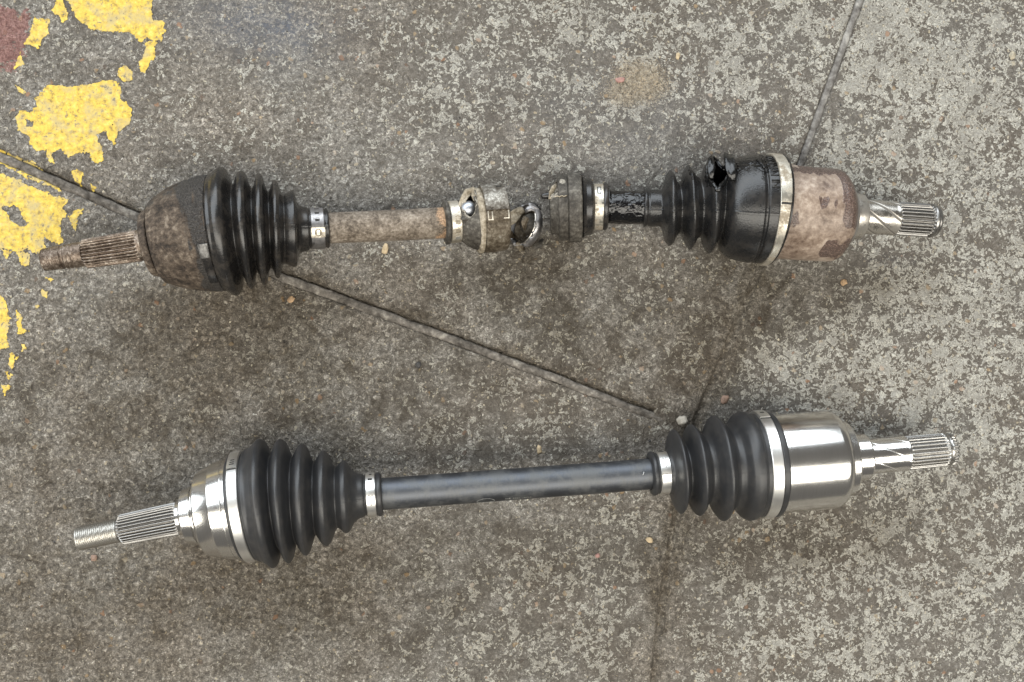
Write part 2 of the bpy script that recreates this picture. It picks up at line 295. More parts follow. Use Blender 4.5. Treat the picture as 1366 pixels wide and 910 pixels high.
class Axis:
    """centre line of one shaft; stations are photograph x, radii are photograph pixels"""
    def __init__(s, pts):
        p = np.array(pts, float); s.fy = pchip(p[:, 0], p[:, 1]); s.fz = pchip(p[:, 0], p[:, 2] / 1000)
    def c(s, x): return world(float(x), float(s.fy(x)), float(s.fz(x)))
    def frame(s, x):
        C = s.c(x); t = s.c(x + 9) - s.c(x - 9); t /= np.linalg.norm(t)
        u = np.array([0, 0, 1.0]); u = u - t * t.dot(u); u /= np.linalg.norm(u)
        return C, t, u, np.cross(u, t), mpp(C)
    def p(s, x, r, deg):
        C, t, u, y, m = s.frame(x); a = math.radians(deg); return C + r * m * (math.cos(a) * u + math.sin(a) * y)
def lathe(ax, prof, seg=96, mode='lin', step=None, rfun=None, mask=None, hole=None, sharp=None, name='lathe'):
    P = [(float(a), float(b)) for a, b in prof]
    if mode == 'pchip':
        f = pchip([a for a, b in P], [b for a, b in P]); n = int((P[-1][0] - P[0][0]) / (step or 0.8)) + 1
        ss = np.linspace(P[0][0], P[-1][0], n); rr = f(ss)
    else:
        ss, rr = [P[0][0]], [P[0][1]]
        for (a, b), (c, d) in zip(P, P[1:]):
            k = max(1, int(math.ceil(abs(c - a) / step))) if step else 1
            for i in range(1, k + 1): ss.append(a + (c - a) * i / k); rr.append(b + (d - b) * i / k)
        ss, rr = np.array(ss), np.array(rr)
    th = np.arange(seg) * 2 * math.pi / seg; th = np.where(th > math.pi, th - 2 * math.pi, th)
    n = len(ss); SS = np.repeat(ss[:, None], seg, 1); TT = np.repeat(th[None], n, 0); RR = np.repeat(rr[:, None], seg, 1)
    if hole:
        f = hole(SS, np.degrees(TT))
        idx = np.arange(n * seg).reshape(n, seg); ins = (f < 0)
        allin = ins[:-1] & ins[1:] & np.roll(ins, -1, 1)[:-1] & np.roll(ins, -1, 1)[1:]
        for _ in range(14):                                   # pull the rim vertices onto the outline of the hole
            f = hole(SS, np.degrees(TT)); e = 0.05
            gs = (hole(SS + e, np.degrees(TT)) - f) / e; gt = (hole(SS, np.degrees(TT) + 0.1) - f) / math.radians(0.1) / np.maximum(RR, 1)
            g2 = gs * gs + gt * gt + 1e-6; mv = ins & (f < 0)
            SS = np.where(mv, SS - 0.7 * f * gs / g2, SS); TT = np.where(mv, TT - 0.7 * f * gt / g2 / np.maximum(RR, 1), TT)
    if rfun is not None: RR = RR + rfun(SS, np.degrees(TT))
    fr = [ax.frame(x) for x in ss]
    C = np.array([f[0] for f in fr]); T = np.array([f[1] for f in fr]); U = np.array([f[2] for f in fr]); Y = np.array([f[3] for f in fr]); m = np.array([f[4] for f in fr])
    off = (SS - ss[:, None]) * m[:, None]
    V = C[:, None] + T[:, None] * off[..., None] + (RR * m[:, None])[..., None] * (np.cos(TT)[..., None] * U[:, None] + np.sin(TT)[..., None] * Y[:, None])
    idx = np.arange(n * seg).reshape(n, seg); nx = np.roll(idx, -1, 1)
    Fq = np.stack([idx[:-1], idx[1:], nx[1:], nx[:-1]], -1)
    Fq = Fq[~allin] if hole else Fq.reshape(-1, 4)
    arc = np.concatenate([[0], np.cumsum(np.hypot(np.diff(ss), np.diff(rr)))]) * S
    uv = np.stack([np.repeat((np.abs(th) / math.pi)[None], n, 0), np.repeat(arc[:, None], seg, 1)], -1).reshape(-1, 2)
    at = np.clip(mask(SS, np.degrees(TT)), 0, 1).ravel() if mask is not None else None
    return mesh(name, V.reshape(-1, 3), Fq, True, sharp, at, uv)
def plate(ax, x0, x1, d0, d1, r, th, nx=3, nt=8, rnd=0.0, mask=None):
    """a bit of strip bent round the shaft"""
    V, Fc = [], []
    for k in (0, 1):
        for i in range(nt + 1):
            for j in range(nx + 1):
                a, b = i / nt, j / nx; x = x0 + (x1 - x0) * b; d = d0 + (d1 - d0) * a
                e = min(a, 1 - a, 0.5) * nt; rr = r + (th if k else -1.2) - (rnd * (abs(b - 0.5) * 2) ** 4 if k else 0)
                V.append(ax.p(x, rr, d))
    W = nx + 1; L = W * (nt + 1)
    for i in range(nt):
        for j in range(nx):
            q = i * W + j; Fc += [(q + L, q + 1 + L, q + W + 1 + L, q + W + L), (q, q + W, q + W + 1, q + 1)]
    ring = [j for j in range(W)] + [i * W + nx for i in range(1, nt + 1)] + [nt * W + j for j in range(nx - 1, -1, -1)] + [i * W for i in range(nt - 1, 0, -1)]
    for a, b in zip(ring, ring[1:] + ring[:1]): Fc.append((a, b, b + L, a + L))
    me = mesh('plate', V, Fc, True, 40)
    bm = bmesh.new(); bm.from_mesh(me); bmesh.ops.recalc_face_normals(bm, faces=bm.faces); bm.to_mesh(me); bm.free(); return me
def tube(pts, rad, seg=8, closed=False, flat=1.0, jit=0.0):
    pts = [np.asarray(p, float) for p in pts]; n = len(pts); V, Fc = [], []
    for i, p in enumerate(pts):
        a = pts[(i - 1) % n] if closed or i > 0 else p; b = pts[(i + 1) % n] if closed or i < n - 1 else p
        t = b - a; t /= np.linalg.norm(t) + 1e-12
        u = np.array([0, 0, 1.0]); u = u - t * t.dot(u)
        if np.linalg.norm(u) < 0.1: u = np.array([1.0, 0, 0]) - t * t[0]
        u /= np.linalg.norm(u); y = np.cross(u, t)
        r = rad[i] if hasattr(rad, '__len__') else rad
        for k in range(seg):
            an = 2 * math.pi * k / seg; q = r * (1 + jit * random.uniform(-1, 1)); V.append(p + q * (flat * math.cos(an) * u + math.sin(an) * y))
    for i in range(n if closed else n - 1):
        for k in range(seg):
            a, b = i * seg + k, i * seg + (k + 1) % seg; c, d = ((i + 1) % n) * seg + (k + 1) % seg, ((i + 1) % n) * seg + k
            Fc.append((a, b, c, d))
    if not closed: Fc += [tuple(range(seg))[::-1], tuple(range((n - 1) * seg, n * seg))]
    return mesh('tube', V, Fc, True)

# ================================================================== FLOOR
def line_d(px, py, pts):
    """signed distance (pixels) to a polyline; + on its left-hand side in the picture, and the station along it"""
    best = np.full(px.shape, 1e9); sg = np.zeros(px.shape); st = np.zeros(px.shape); acc = 0
    for k, ((x0, y0), (x1, y1)) in enumerate(zip(pts, pts[1:])):
        L = math.hypot(x1 - x0, y1 - y0); dx, dy = (x1 - x0) / L, (y1 - y0) / L
        t = (px - x0) * dx + (py - y0) * dy
        lo = -1e9 if k == 0 else 0; hi = 1e9 if k == len(pts) - 2 else L
        tc = np.clip(t, lo, hi); d = np.hypot(px - x0 - tc * dx, py - y0 - tc * dy); c = (px - x0) * dy - (py - y0) * dx
        m = d < best; best = np.where(m, d, best); sg = np.where(m, np.sign(c), sg); st = np.where(m, acc + tc, st); acc += L
    return best * np.where(sg == 0, 1, sg), st
J1 = [(-400, 46), (0, 208), (190, 291), (380, 370), (560, 436), (740, 503), (905, 566)]
J2 = [(1290, -420), (1148, 0), (1066, 226), (1003, 385), (930, 560), (902, 690), (884, 800), (872, 910), (820, 1400)]
def gauss(px, py, cx, cy, rx, ry, rot=0.0):
    c, s = math.cos(math.radians(rot)), math.sin(math.radians(rot)); dx, dy = px - cx, py - cy
    u, v = (dx * c + dy * s) / rx, (-dx * s + dy * c) / ry; return np.exp(-(u * u + v * v))
def floor_height(x, y, detail=True):
    px, py = to_px(x, y)
    h = 0.0009 * fbm(x * 16, y * 16, 3)
    left = sstep(900, 300, px)
    if detail:
        a = fbm(x * 170, y * 170, 3, 0.6); b = fbm(x * 420 + 5, y * 420, 2, 0.6)
        h = h + (0.0005 + 0.0007 * left) * a + (0.00045 + 0.0004 * left) * b
        pit = sstep(0.30, 0.5, fbm(x * 120 + 40, y * 120, 3)); h = h - 0.0009 * pit
    d1, s1 = line_d(px, py, J1); d2, s2 = line_d(px, py, J2); wob = 2.2 * fbm(px / 16, py / 16, 4, 0.6)
    on1 = (d2 < 0) & (s1 < 1370)
    dd = np.abs(d1 - 0.6) + wob
    g1 = np.where(on1, sstep(8.2, 5.8, dd), 0); edge1 = np.where(on1, np.exp(-(np.maximum(dd - 8, 0) / 6) ** 2), 0)
    h = h - 0.0011 * edge1 * (0.6 + 1.2 * np.clip(fbm(px / 22, py / 22, 3), 0, 1)) - 0.0050 * g1
    upper = sstep(300, 220, py); dd2 = np.abs(d2) + wob
    g2 = sstep(5.8 + 0 * py, 3.8, dd2) * upper + sstep(6.5, 2, dd2) * (1 - upper) * 0.55
    h = h - 0.0046 * g2
    return h, px, py, d1, d2, on1, g1, g2
DX0, DX1, DY0, DY1, DS = -0.45, 0.45, -0.315, 0.315, 0.001
gx = np.concatenate([np.linspace(-3, DX0, 16)[:-1], np.arange(DX0, DX1 + DS / 2, DS), np.linspace(DX1, 3, 16)[1:]])
gy = np.concatenate([np.linspace(-3, DY0, 16)[:-1], np.arange(DY0, DY1 + DS / 2, DS), np.linspace(DY1, 3, 16)[1:]])
X, Y = np.meshgrid(gx, gy)
Z, PX, PY, D1, D2, ON1, G1, G2 = floor_height(X, Y)
n1 = fbm(PX / 60, PY / 60, 4, 0.6); n2 = fbm(PX / 22 + 7, PY / 22, 4, 0.6); n3 = fbm(PX / 9, PY / 9, 3, 0.6)
# how much pale cement skin is left
skin = 0.275 + 0.135 * sstep(860, 1180, PX) + 0.085 * sstep(380, 700, PX) + 0.06 * sstep(260, 100, PY) + 0.14 * sstep(230, 60, PY) * sstep(480, 760, PX) * sstep(1150, 900, PX)
skin += 0.16 * gauss(PX, PY, 1250, 470, 200, 190) + 0.22 * gauss(PX, PY, 1035, 490, 50, 28, 10) + 0.20 * gauss(PX, PY, 1165, 50, 55, 60) + 0.12 * gauss(PX, PY, 1260, 160, 120, 160)
skin += 0.15 * gauss(PX, PY, 940, 460, 30, 14, -45) + 0.12 * gauss(PX, PY, 895, 490, 30, 22) + 0.16 * gauss(PX, PY, 590, 110, 45, 60) + 0.14 * gauss(PX, PY, 730, 225, 70, 35)
skin += 0.13 * gauss(PX, PY, 780, 790, 120, 100) + 0.12 * gauss(PX, PY, 1100, 800, 260, 110) + 0.10 * gauss(PX, PY, 620, 860, 120, 70) + 0.10 * gauss(PX, PY, 650, 560, 120, 60)
skin -= 0.22 * gauss(PX, PY, 1080, 380, 55, 40) + 0.18 * gauss(PX, PY, 150, 780, 220, 120) + 0.12 * gauss(PX, PY, 1180, 730, 40, 22) + 0.2 * gauss(PX, PY, 880, 730, 26, 60, 10)
skin = skin + 0.46 * n1 + 0.30 * n2 - 0.5 * np.maximum(G1, G2) - 0.30 * np.exp(-(D2 / 20) ** 2) * sstep(330, 390, PY) - 0.2 * np.exp(-(D1 / 14) ** 2) * ON1
# oil and dirt, plus painted shade below the old outer joint
st = 0.95 * gauss(PX, PY, 960, 460, 62, 120, 22) + 0.5 * gauss(PX, PY, 740, 400, 170, 60, 18) + 0.55 * gauss(PX, PY, 690, 360, 60, 40) + 1.0 * gauss(PX, PY, 402, 430, 20, 62) + 1.5 * gauss(PX, PY, 255, 430, 66, 80) + 0.7 * gauss(PX, PY, 330, 410, 95, 55)  # last two terms: stain plus shade of the old joint put into the colour
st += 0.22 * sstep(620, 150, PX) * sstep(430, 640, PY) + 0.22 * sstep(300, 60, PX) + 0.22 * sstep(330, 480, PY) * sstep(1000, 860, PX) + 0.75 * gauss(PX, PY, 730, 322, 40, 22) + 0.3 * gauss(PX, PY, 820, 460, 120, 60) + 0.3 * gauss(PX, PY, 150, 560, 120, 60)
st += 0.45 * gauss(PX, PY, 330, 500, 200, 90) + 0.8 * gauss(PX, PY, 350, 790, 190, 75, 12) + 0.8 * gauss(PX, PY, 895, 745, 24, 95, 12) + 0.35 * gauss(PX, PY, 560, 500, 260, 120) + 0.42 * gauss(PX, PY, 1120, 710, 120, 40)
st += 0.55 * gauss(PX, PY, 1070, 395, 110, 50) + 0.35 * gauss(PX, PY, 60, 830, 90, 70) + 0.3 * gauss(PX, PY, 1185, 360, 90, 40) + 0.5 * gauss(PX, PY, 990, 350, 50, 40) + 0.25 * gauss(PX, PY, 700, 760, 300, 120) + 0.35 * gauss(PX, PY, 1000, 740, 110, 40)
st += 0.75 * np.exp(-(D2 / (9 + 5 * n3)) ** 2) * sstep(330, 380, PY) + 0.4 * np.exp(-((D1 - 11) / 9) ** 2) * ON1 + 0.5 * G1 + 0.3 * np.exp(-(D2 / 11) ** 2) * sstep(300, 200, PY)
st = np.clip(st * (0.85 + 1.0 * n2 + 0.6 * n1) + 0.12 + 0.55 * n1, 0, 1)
sandm = np.clip(0.80 * gauss(PX, PY, 857, 105, 40, 26, 20) + 0.5 * gauss(PX, PY, 830, 128, 34, 20), 0, 0.78) + 0.22 * n2
blue = np.clip(0.55 * gauss(PX, PY, 365, 35, 85, 50, 15) + 0.25 * gauss(PX, PY, 330, 30, 150, 40) + 0.25 * gauss(PX, PY, 1190, 350, 40, 14) + 0.22 * gauss(PX, PY, 830, 160, 200, 80), 0, 1) * np.clip(0.8 + 1.6 * n2, 0, 1.5)
RED = [(-40, 2), (14, 12), (46, 20), (42, 45), (30, 62), (20, 92), (-40, 94)]
def poly_sdf(px, py, pts):
    d = np.full(px.shape, 1e9); ins = np.zeros(px.shape, bool)
    for (x0, y0), (x1, y1) in zip(pts, pts[1:] + pts[:1]):
        ex, ey = x1 - x0, y1 - y0; t = np.clip(((px - x0) * ex + (py - y0) * ey) / (ex * ex + ey * ey + 1e-9), 0, 1)
        d = np.minimum(d, np.hypot(px - x0 - t * ex, py - y0 - t * ey))
        c = ((y0 > py) != (y1 > py)) & (px < ex * (py - y0) / (ey if ey else 1e-9) + x0); ins ^= c
    return np.where(ins, d, -d)
red = np.clip(0.5 + poly_sdf(PX, PY, RED) / 26 + 0.35 * n3, 0, 1)
floor = thing('workshop_floor', None, None, kind='structure')
side = np.where(D2 > 0, 2, np.where(D1 > 0, 0, 1))
nyg, nxg = X.shape; IDX = np.arange(nyg * nxg).reshape(nyg, nxg)
Q = np.stack([IDX[:-1, :-1], IDX[:-1, 1:], IDX[1:, 1:], IDX[1:, :-1]], -1).reshape(-1, 4)
qs = side[:-1, :-1].reshape(-1); VV = np.stack([X, Y, Z], -1).reshape(-1, 3)
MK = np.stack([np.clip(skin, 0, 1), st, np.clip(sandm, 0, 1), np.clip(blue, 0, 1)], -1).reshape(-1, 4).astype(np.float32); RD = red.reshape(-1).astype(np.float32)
for k, lab in ((0, 'concrete slab above the long sealed joint'), (1, 'darker concrete slab below the long sealed joint'), (2, 'concrete slab with the most pale worn skin')):
    q = Q[qs == k]; used = np.unique(q); remap = np.full(len(VV), -1, np.int64); remap[used] = np.arange(len(used))
    me = mesh('concrete_slab', VV[used], remap[q], True)
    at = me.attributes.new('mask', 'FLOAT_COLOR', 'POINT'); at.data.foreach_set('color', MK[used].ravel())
    at = me.attributes.new('red', 'FLOAT', 'POINT'); at.data.foreach_set('value', RD[used])
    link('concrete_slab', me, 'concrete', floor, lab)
def box(a, k):
    c = np.cumsum(np.pad(a, ((k + 1, k), (0, 0)), 'edge'), 0); a = (c[2 * k + 1:] - c[:-2 * k - 1]) / (2 * k + 1)
    c = np.cumsum(np.pad(a, ((0, 0), (k + 1, k)), 'edge'), 1); return (c[:, 2 * k + 1:] - c[:, :-2 * k - 1]) / (2 * k + 1)
ZS = box(box(Z, 3), 3)
def hz(x, y, Z=Z):                                    # height of the built floor at a point
    i = np.clip((np.asarray(x) - DX0) / DS + 15, 15, len(gx) - 17); j = np.clip((np.asarray(y) - DY0) / DS + 15, 15, len(gy) - 17)
    i0, j0 = np.floor(i).astype(int), np.floor(j).astype(int); a, b = i - i0, j - j0
    return (Z[j0, i0] * (1 - a) + Z[j0, i0 + 1] * a) * (1 - b) + (Z[j0 + 1, i0] * (1 - a) + Z[j0 + 1, i0 + 1] * a) * b

# sealing cord in the long joint, flat strip in the other
def along(pts, step=6):
    out = []
    for (x0, y0), (x1, y1) in zip(pts, pts[1:]):
        n = max(1, int(math.hypot(x1 - x0, y1 - y0) / step)); out += [(x0 + (x1 - x0) * i / n, y0 + (y1 - y0) * i / n) for i in range(n)]
    return out + [pts[-1]]
cp = along([(x, y) for x, y in J1[:-1]] + [(898, 564)]); P3 = []; R3 = []
for i, (x, y) in enumerate(cp):
    k = sstep(420, 640, x); o = 2.6 * float(fbm(np.array(x / 45.0), np.array(3.3), 3)); zz = 0.0011 * float(fbm(np.array(x / 38.0), np.array(8.3), 3))
    p = world(x - 0.6, y + 1.5 + o, 0); P3.append(p + np.array([0, 0, -0.0031 + 0.0008 * k + zz])); R3.append(0.0034 + 0.0004 * float(pnoise(np.array(x / 25.0), np.array(1.1))) - 0.0004 * k - (0.0012 if i == len(cp) - 1 else 0))
link('joint_cord', tube(P3, R3, 16, flat=0.72, jit=0.09), 'cord', floor, 'grey brown sealing cord lying in the long slanting joint')
sp = along(J2[:3] + [(1030, 317)], 6); P3 = [world(x, y, 0) + np.array([0, 0, -0.0022]) for x, y in sp]
link('joint_strip', tube(P3, [0.0032 + 0.0003 * math.sin(i * 0.7) for i in range(len(sp))], 12, flat=0.62, jit=0.04), 'strip', floor, 'pale grey strip filling the steep joint at the top')
sp = along([(1003, 385), (972, 458), (940, 536)], 6); P3 = [world(x + 1.5 * math.sin(i * .9), y, 0) + np.array([0, 0, -0.0033]) for i, (x, y) in enumerate(sp)]

# yellow paint left on the floor: thin worn sheets with their own edges
def paint_patch(polys, holes=(), amp=4.0, wear=0.36, label=None):
    xs = [p[0] for q in polys for p in q]; ys = [p[1] for q in polys for p in q]; st_ = 0.75
    ax_ = np.arange(min(xs) - 8, max(xs) + 8, st_); ay_ = np.arange(min(ys) - 8, max(ys) + 8, st_); A, B = np.meshgrid(ax_, ay_)
    f = np.full(A.shape, -1e9)
    for q in polys: f = np.maximum(f, poly_sdf(A, B, q))
    for q in holes: f = np.minimum(f, -poly_sdf(A, B, q))
    ero = fbm(A / 7 + 31, B / 7, 4, 0.65); inner = sstep(2, 14, f)
    f = f + amp * 1.7 * fbm(A / 13, B / 13, 3, 0.6) + amp * 1.9 * ero + amp * 0.9 * fbm(A / 2.8, B / 2.8 + 9, 2, 0.6)
    f = np.minimum(f, (wear - 0.06 + 0.20 * inner - fbm(A / 8 + 90, B / 8 + 4, 4, 0.7)) * 14)
    V, Fc, key = [], [], {}
    def vert(k, x, y):
        if k not in key:
            w_ = world(x, y, 0); key[k] = len(V); V.append((w_[0], w_[1], 0.0))
        return key[k]
    ny, nx = f.shape; pos = f > 0
    cell = pos[:-1, :-1] | pos[:-1, 1:] | pos[1:, 1:] | pos[1:, :-1]
    for j, i in zip(*np.nonzero(cell)):
        cs = ((j, i), (j, i + 1), (j + 1, i + 1), (j + 1, i)); poly = []
        for a, b in zip(cs, cs[1:] + cs[:1]):
            fa, fb = f[a], f[b]
            if fa > 0: poly.append(vert(a, ax_[a[1]], ay_[a[0]]))
            if (fa > 0) != (fb > 0):
                t = fa / (fa - fb); k = (min(a, b), max(a, b))
                poly.append(vert(k, ax_[a[1]] + t * (ax_[b[1]] - ax_[a[1]]), ay_[a[0]] + t * (ay_[b[0]] - ay_[a[0]])))
        if len(poly) >= 3: Fc.append(poly[::-1])
    if not Fc: return
    V = np.array(V); V[:, 2] = np.maximum(hz(V[:, 0], V[:, 1]), hz(V[:, 0], V[:, 1], ZS) + 0.0001) + 0.00015
    ec = {}
    for q in Fc:
        for a, b in zip(q, q[1:] + q[:1]): ec[(a, b)] = 1
    bot = {}; VL = [tuple(v) for v in V]
    for (a, b) in list(ec):
        if (b, a) not in ec:
            for k in (a, b):
                if k not in bot: bot[k] = len(VL); VL.append((V[k, 0], V[k, 1], V[k, 2] - 0.0009))
            Fc.append([b, a, bot[a], bot[b]])
    link('paint_patch', mesh('paint_patch', VL, Fc, True, 50), 'paint', floor, label)
paint_patch([[(86, -40), (88, 0), (105, 27), (125, 40), (150, 43), (163, 42), (178, 48), (188, 56), (196, 50), (208, 55), (216, 53), (221, 40), (217, 28), (204, 26), (202, 14), (208, -40)], [(198, 54), (208, 56), (207, 76), (199, 86), (195, 98), (187, 97), (188, 82), (193, 70)]], amp=3.2, label='yellow paint patch cut by the top edge with a narrow tail')
paint_patch([[(80, -10), (87, 8), (91, 24), (84, 31), (80, 22), (69, 14)]], amp=2.5, label='small yellow paint fleck beside the top patch')
paint_patch([[(47, 24), (66, 26), (64, 45), (57, 52), (51, 66), (42, 61), (32, 59), (40, 45)], [(27, 70), (32, 85), (19, 93), (24, 80)]], amp=2.2, label='small yellow paint patch against the red paint')
paint_patch([[(159, 92), (168, 88), (177, 95), (176, 107), (166, 109), (157, 101)]], amp=1.6, label='round yellow paint fleck above the large patch')
paint_patch([[(20, 156), (30, 147), (43, 150), (50, 140), (47, 132), (58, 120), (66, 113), (90, 116), (120, 113), (140, 108), (156, 107), (161, 118), (160, 132), (172, 140), (176, 152), (171, 165), (157, 178), (152, 193), (146, 185), (140, 175), (129, 180), (136, 195), (137, 216), (127, 218), (119, 205), (110, 203), (92, 210), (80, 198), (70, 205), (73, 220), (65, 216), (62, 200), (50, 203), (40, 192), (38, 180), (25, 175)]], [[(34, 160), (46, 163), (44, 170), (36, 168)], [(128, 178), (142, 176), (146, 186), (132, 190)]], amp=2.6, label='large ragged yellow paint patch above the sealed joint')
paint_patch([[(20, 113), (34, 122), (33, 126), (24, 121)]], amp=1.5, label='tiny yellow paint fleck left of the large patch')
paint_patch([[(-40, 216), (-40, 190), (0, 199), (18, 208), (42, 214), (56, 228), (74, 245), (82, 256), (62, 247), (38, 238), (0, 219)]], amp=3.4, wear=0.2, label='thin worn yellow paint along the upper edge of the joint')
paint_patch([[(-40, 222), (0, 231), (16, 238), (51, 253), (80, 263), (91, 267), (84, 276), (89, 287), (80, 296), (84, 323), (73, 325), (59, 316), (60, 332), (49, 339), (34, 331), (24, 337), (0, 330), (-40, 330)]], [[(4, 277), (22, 273), (37, 300), (28, 303), (14, 293)]], amp=2.8, wear=0.32, label='large yellow paint patch below the joint with a bare hole')
paint_patch([[(92, 288), (100, 280), (110, 280), (104, 292), (101, 308), (97, 300)]], amp=3, wear=0.25, label='worn yellow paint fleck above the rusty threaded end')
paint_patch([[(95, 228), (103, 226), (112, 231), (106, 248), (100, 240)], [(120, 244), (127, 250), (123, 254)]], amp=2.5, label='broken yellow paint fleck above the sealed joint')
paint_patch([[(20, 336), (40, 338), (38, 356), (26, 352)], [(2, 332), (14, 336), (8, 346)]], amp=3, wear=0.2, label='crumbled yellow paint bits under the lower patch')
paint_patch([[(-40, 385), (0, 393), (7, 402), (14, 425), (9, 448), (12, 463), (0, 466), (-40, 470)]], amp=3.2, label='yellow paint patch cut by the side edge of the floor view')
paint_patch([[(22, 414), (28, 420), (30, 438), (40, 442), (24, 446), (22, 430)], [(28, 458), (38, 464), (30, 470)]], amp=2.6, wear=0.22, label='narrow yellow paint fleck beside the edge patch')
paint_patch([[(16, 470), (24, 476), (16, 492), (11, 486)], [(6, 494), (18, 500), (10, 508)], [(0, 512), (14, 515), (6, 528)]], amp=2.4, wear=0.22, label='trail of yellow paint specks lowest on the floor')
paint_patch([[(54, 386), (64, 389), (62, 399), (56, 396)], [(46, 405), (52, 408), (48, 413)], [(60, 370), (74, 372), (68, 377)]], amp=2, wear=0.3, label='yellow paint specks below the rusty threaded end')

# ================================================================== SHAFTS
def lump(px_x, deg, sx, sd, x0, d0, h): return h * np.exp(-((px_x - x0) / sx) ** 2 - ((deg - d0) / sd) ** 2)
def surf_noise(s, d, sc=8.0, o=3, seed=0.0):       # noise on the rolled-out surface
    return fbm(np.asarray(s) / sc + seed, np.cos(np.radians(d)) * 30 / sc + np.sin(np.radians(d)) * 17 / sc + seed, o, 0.6)
def teeth(N, depth, d0=0.0, sharp=2.2, s0=None, s1=None, f=4):
    def fn(s, d):
        c = np.cos(np.radians((d - d0) * N)); e = 1.0
        if s0 is not None: e = sstep(s0, s0 + f, s) * sstep(s1, s1 - f, s)
        return -depth * e * (0.5 - 0.5 * np.tanh(sharp * c) / math.tanh(sharp))
    return fn
def thread(pitch, depth, s0, s1):
    def fn(s, d):
        ph = (s / pitch + d / 360.0) % 1.0; return -depth * np.abs(ph * 2 - 1) * sstep(s0, s0 + 1.5, s) * sstep(s1, s1 - 1.5, s)
    return fn
def helix(x0, d0, k, N, w_, depth):
    def fn(s, d):
        per = 360 / N; q = (d - d0 - k * (s - x0) + per / 2) % per - per / 2; return -depth * np.exp(-(q / w_) ** 4)
    return fn
def band(ax, parent, x0, x1, r, mat, name='boot_clamp', label=None, rin=3.0, rfun=None, seg=128):
    e = min(0.8, (x1 - x0) * 0.12)
    me = lathe(ax, [(x0, r - rin), (x0, r - e), (x0 + e, r), (x1 - e, r), (x1, r - e), (x1, r - rin)], seg, sharp=35, rfun=rfun)
    return link(name, me, mat, parent, label)
def dent(ax, parent, x0, x1, d0, d1, r, mat='dark', name='slot', th=0.25, nx=2, nt=3): return link(name, plate(ax, x0, x1, d0, d1, r, th, nx, nt), mat, parent)

def shred(ax_pts, wid, mat, parent, name, seed, label=None, thick=0.0009):
    rr = random.Random(seed); V, Fc = [], []; n = len(ax_pts); k = 7
    for i, p in enumerate(ax_pts):
        a = ax_pts[max(i - 1, 0)]; b = ax_pts[min(i + 1, n - 1)]; t = b - a; t /= np.linalg.norm(t); y = np.cross([0, 0, 1.0], t); y /= np.linalg.norm(y)
        for j in range(k):
            f = (j / (k - 1) - 0.5); e = (rr.uniform(-0.12, 0.12) if j in (0, k - 1) else 0)
            V.append(p + y * wid[i] * (f + e) + np.array([0, 0, 1]) * (0.0012 * math.cos(f * 5 + i * 1.3) + rr.uniform(-0.0005, 0.0005)))
    for i in range(n - 1):
        for j in range(k - 1): q = i * k + j; Fc.append((q, q + 1, q + k + 1, q + k))
    o = link(name, mesh(name, V, Fc, True), mat, parent, label); md = o.modifiers.new('thickness', 'SOLIDIFY'); md.thickness = thick; return o
# ------------------------------------------------------------------ new shaft
N = Axis([(60, 728.5, 40.4), (104, 719, 41), (162, 706.8, 42), (239, 691.2, 43), (272, 685.5, 43.5), (321, 676.5, 44.3), (356, 671, 44.7), (380, 668, 44.6), (406, 666, 44.4), (433, 664.5, 44), (460, 662.8, 43.7), (511, 659, 43), (690, 645.6, 41), (863, 632.5, 38.9), (903, 629, 38.5), (994, 621.5, 37.9), (1022, 619.5, 37.7), (1114, 612.5, 37.2), (1163, 608.8, 37), (1215, 604, 36.5), (1266, 599.3, 36), (1320, 594.5, 35.6)])
new = thing('drive_shaft', 'clean new unbroken drive shaft with polished steel joints and clean black boots', 'drive shaft', 'drive shafts laid out on the floor')
link('threaded_end', lathe(N, [(103.5, 0), (103.5, 13.4), (105.5, 15.9), (157.5, 16.1), (159.5, 14), (160, 8)], 140, step=0.22, rfun=thread(2.7, 1.4, 105, 157.5), sharp=60), 'steel_thread', new)
link('splined_stub', lathe(N, [(158.5, 8), (158.5, 15.6), (161, 17.5), (163.5, 20.4), (236, 21.8), (238.5, 21.2), (240, 20), (244, 20)], 336, step=1.2, rfun=teeth(28, 4.4, 3, 1.2, 160, 239, 5), sharp=60), 'spline_left', new)
link('oil_seal_collar', lathe(N, [(238, 18), (238, 21.5), (239.5, 23), (243.5, 23.4), (246.5, 25), (247.6, 27.5), (248, 34.6), (249.4, 36.8), (261, 39.4), (262.2, 38.6), (262.6, 35), (264.4, 35), (264.8, 42), (265.8, 43.2), (268, 43.4), (268.6, 42), (268.8, 34)], 128, sharp=22), 'steel', new)
link('outer_joint_housing', lathe(N, [(267, 36), (268.6, 42), (268.9, 50.4), (269.8, 52), (271.2, 52.8), (271.5, 55.2), (272.6, 56.4), (293.4, 63.8), (294, 64.3), (309.6, 67.6), (310.2, 66.6), (311.4, 66.6), (311.8, 67.6), (316.5, 68.6), (318, 66)], 160, sharp=22), 'steel', new)
